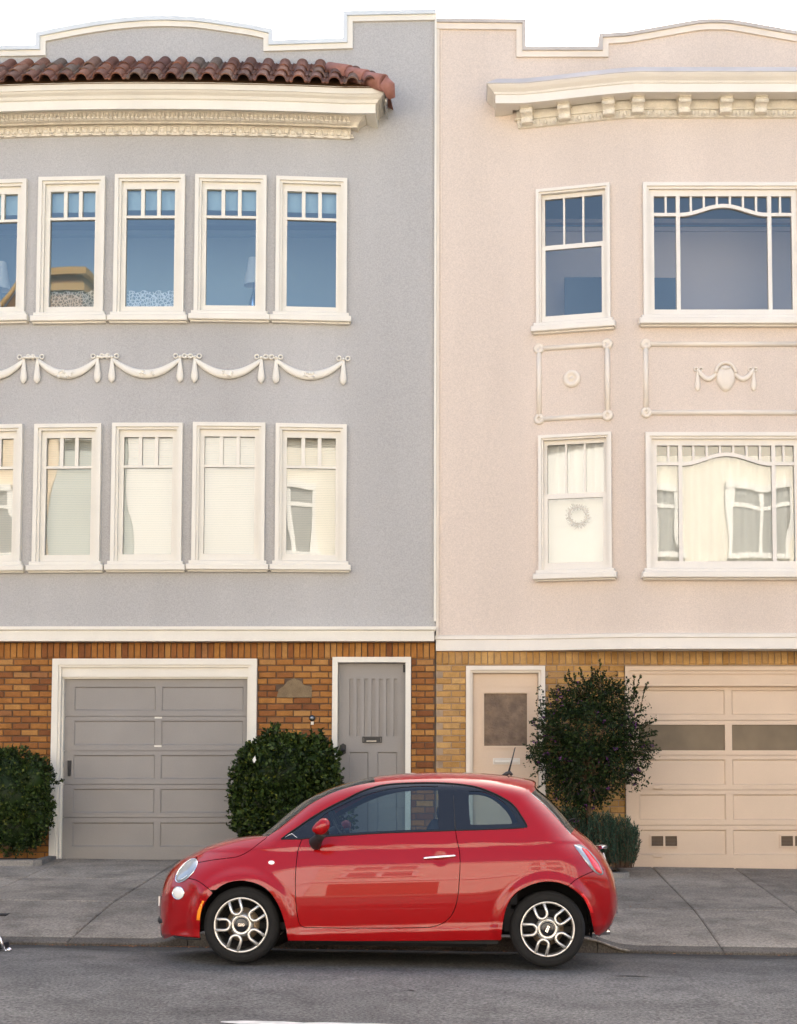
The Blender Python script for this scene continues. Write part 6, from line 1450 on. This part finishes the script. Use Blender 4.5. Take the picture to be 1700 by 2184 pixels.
for i in range(70):
    a_ = random.uniform(0, 6.283); rx_, ry_ = 92, 118; L_ = random.uniform(22, 42); ox, oy = 1262 + rx_ * .78 * math.cos(a_), 1578 + ry_ * .85 * math.sin(a_)
    shoots.append((ox, oy, ox + (rx_ * .2 + L_) * math.cos(a_) + random.gauss(0, 9), oy + (ry_ * .12 + L_ * .8) * math.sin(a_) - random.uniform(0, 16)))
for (a, b_, c_, d2) in shoots:
    yy = 5.62 - random.uniform(0, .25); A_, B_ = P(a, b_, yy), P(c_, d2, yy - .05); Lg = (B_ - A_).length; n_ = int(Lg / .008) + 8; sag = Vector((random.gauss(0, .03), 0, 0)); br.tube([A_ + (B_ - A_) * u + sag * math.sin(u * 3.1) for u in (0, .25, .5, .75, 1)], [.004, .0035, .003, .0025, .0015], 4)
    u = rng.random(n_) ** .8; ax = np.array((B_ - A_).normalized()); pos = np.array(A_) + np.outer(u, np.array(B_ - A_)) + np.outer(np.sin(u * 3.1), np.array(sag))
    lv.put(pos, unit(ax + rng.normal(size=(n_, 3)) * .6), rng.normal(size=(n_, 3)), .034 * rng.uniform(.6, 1.2, n_), .011 * rng.uniform(.7, 1.2, n_))
for c, r_ in sp: br.tube([Vector(top) + (Vector(c) - Vector(top)) * u + Vector((random.gauss(0, .02), random.gauss(0, .02), 0)) for u in (0, .35, .7, 1.05)], [.02, .014, .009, .004], 5)
under(t, br.build('limbs', M['bark'], t)); under(t, lv.build('foliage', M['leaf_dark'], t)); under(t, fl_.build('flowers', M['flower'], t))
o = trunk(t, P(1256, 1846, 5.62), P(1255, 1660, 5.62), .034, .028, wig=.008); under(t, o)
# low spiky shrubs in the same bed
def spiky(vxs, base, tops, Y, label, n=150):
    x0 = PX(sum(vxs) / 2, Y, base); t = empty('low_shrub', (x0, Y, walk_z(x0, Y)), label, 'shrub', 'low spiky shrubs under the flowering tree'); lv = Leaves(); st = MB()
    for i in range(n):
        vx = random.uniform(*vxs); k = (vx - vxs[0]) / (vxs[1] - vxs[0]); yy = Y + random.uniform(-.2, .25); rb = P(sum(vxs) / 2 + (vx - sum(vxs) / 2) * .6, base, yy); tp = P(vx, tops(k) + abs(random.gauss(0, 20)) - 8, yy - .05)
        bend = Vector((random.gauss(0, .03), random.gauss(0, .03), 0)); st.tube([rb, rb + (tp - rb) * .5 + bend, tp], [.004, .003, .0015], 3, cap=False)
        m_ = 64; u = rng.uniform(.12, 1.02, m_); a_, b_ = np.array(rb), np.array(tp); pos = a_ + np.outer(u, b_ - a_) + np.outer(np.sin(u * np.pi), np.array(bend)); ax = unit((b_ - a_)[None]); lv.put(pos, unit(ax * .9 + rng.normal(size=(m_, 3)) * .45), rng.normal(size=(m_, 3)), rng.uniform(.028, .055, m_), rng.uniform(.003, .005, m_))
    under(t, st.build('stems', M['bark'], t)); under(t, lv.build('foliage', M['leaf_blue'], t))
spiky((1196, 1262), 1850, lambda k: 1722 + 26 * k, 5.78, 'tall spiky blue green shrub left of the flowering tree trunk behind the car', 150)
spiky((1252, 1312), 1850, lambda k: 1748 - 8 * math.sin(k * 3), 5.62, 'middle spiky blue green shrub just right of the flowering tree trunk', 110)
spiky((1292, 1366), 1850, lambda k: 1775 - 26 * math.sin(k * 3.3), 5.52, 'rightmost spiky blue green shrub beside the pink garage door', 130)

# ================================================================ the end of a parked motorcycle at the left edge
t = empty('parked_motorcycle', (-4.5, .95, road_z(-4.5, .95)), 'chrome stand and foot of a motorcycle parked at the left edge of the frame', 'motorcycle')
A = Matrix.Rotation(R(90), 4, 'X'); Wm = Matrix.Translation((.33, 0, .31)) @ A
b = MB(); b.lathe([(.22, -.05), (.27, -.055), (.305, -.03), (.31, 0), (.305, .03), (.27, .055), (.22, .05)], 40, Wm, close=True); w_ = b.build('wheel', M['black_rubber'], t)
b = MB(); b.lathe([(.22, -.04), (.21, 0), (.22, .04), (.2, .04), (.19, 0), (.2, -.04)], 32, Wm, close=True); b.tube([Wm @ Vector((0, 0, -.08)), Wm @ Vector((0, 0, .08))], .03, 10); b.build('rim', M['alloy'], w_)
def Lc(vx, vy, Y): q = P(vx, vy, Y); return Vector((q.x - t.location.x, Y - t.location.y, q.z - t.location.z))
b = MB(); b.tube([Lc(-60, 1900, .95), Lc(1, 2002, .95), Lc(11, 2030, .93)], [.016, .013, .014], 8); b.tube([Lc(-2, 2008, .95), Lc(-6, 2031, .95)], .012, 8); b.build('stand', M['chrome'], t)
b = MB(); c_ = Lc(20, 2025, .93); b.grid(lambda u, v: c_ + Vector((.022 * math.cos(6.283 * u) * math.sin(math.pi * v), .022 * math.sin(6.283 * u) * math.sin(math.pi * v), .02 * math.cos(math.pi * v))), 14, 10); b.tube([Lc(10, 2028, .93), c_], .01, 6); b.build('stand_foot', M['chrome'], t)
b = MB(); q = Lc(3, 2022, 1.0); b.cbox(q.x - .35, q.x + .035, q.y - .02, q.y + .08, 0, .05, .01); b.build('stand_plate', M['black_plastic'], t)
b = MB(); b.tube([(.33, .07, .31), (-.05, .07, .42), (-.35, .04, .42), (-.72, .0, .80)], .022, 8); b.tube([(.33, -.07, .31), (-.05, -.07, .42), (-.35, -.04, .42)], .022, 8); b.tube([(.30, 0, .72), (-.1, 0, .70), (-.72, 0, .80)], .025, 8); b.tube([(.05, 0, .40), (.12, 0, .70)], .03, 8); b.build('frame', M['black_plastic'], t)
b = MB(); b.tube([(.42, 0, .74), (.3, 0, .76), (.05, 0, .76), (-.15, 0, .78)], [.05, .09, .11, .09], 12, flat=.8); b.build('saddle', M['seat'], t)
b = MB(); b.tube([(-.12, 0, .80), (-.25, 0, .86), (-.5, 0, .88), (-.66, 0, .84)], [.08, .14, .15, .08], 14); b.build('fuel_tank', M['red'], t)
b = MB(); b.tube([(-.15, 0, .36), (-.2, 0, .5), (-.35, 0, .62)], [.13, .16, .09], 10); b.build('engine', M['alloy_dark'], t)
b = MB(); b.tube([(-1.05, -.07, .31), (-.78, -.07, .92)], .022, 8); b.tube([(-1.05, .07, .31), (-.78, .07, .92)], .022, 8); b.tube([(-.6, -.34, 1.02), (-.74, -.2, 1.0), (-.76, 0, .96), (-.74, .2, 1.0), (-.6, .34, 1.02)], .014, 8); b.build('fork', M['chrome'], t)
Wm = Matrix.Translation((-1.05, 0, .31)) @ A
b = MB(); b.lathe([(.22, -.05), (.27, -.055), (.305, -.03), (.31, 0), (.305, .03), (.27, .055), (.22, .05)], 40, Wm, close=True); w_ = b.build('wheel', M['black_rubber'], t)
b = MB(); b.lathe([(.22, -.04), (.21, 0), (.22, .04), (.2, .04), (.19, 0), (.2, -.04)], 32, Wm, close=True); b.tube([Wm @ Vector((0, 0, -.08)), Wm @ Vector((0, 0, .08))], .03, 10); b.build('rim', M['alloy'], w_)
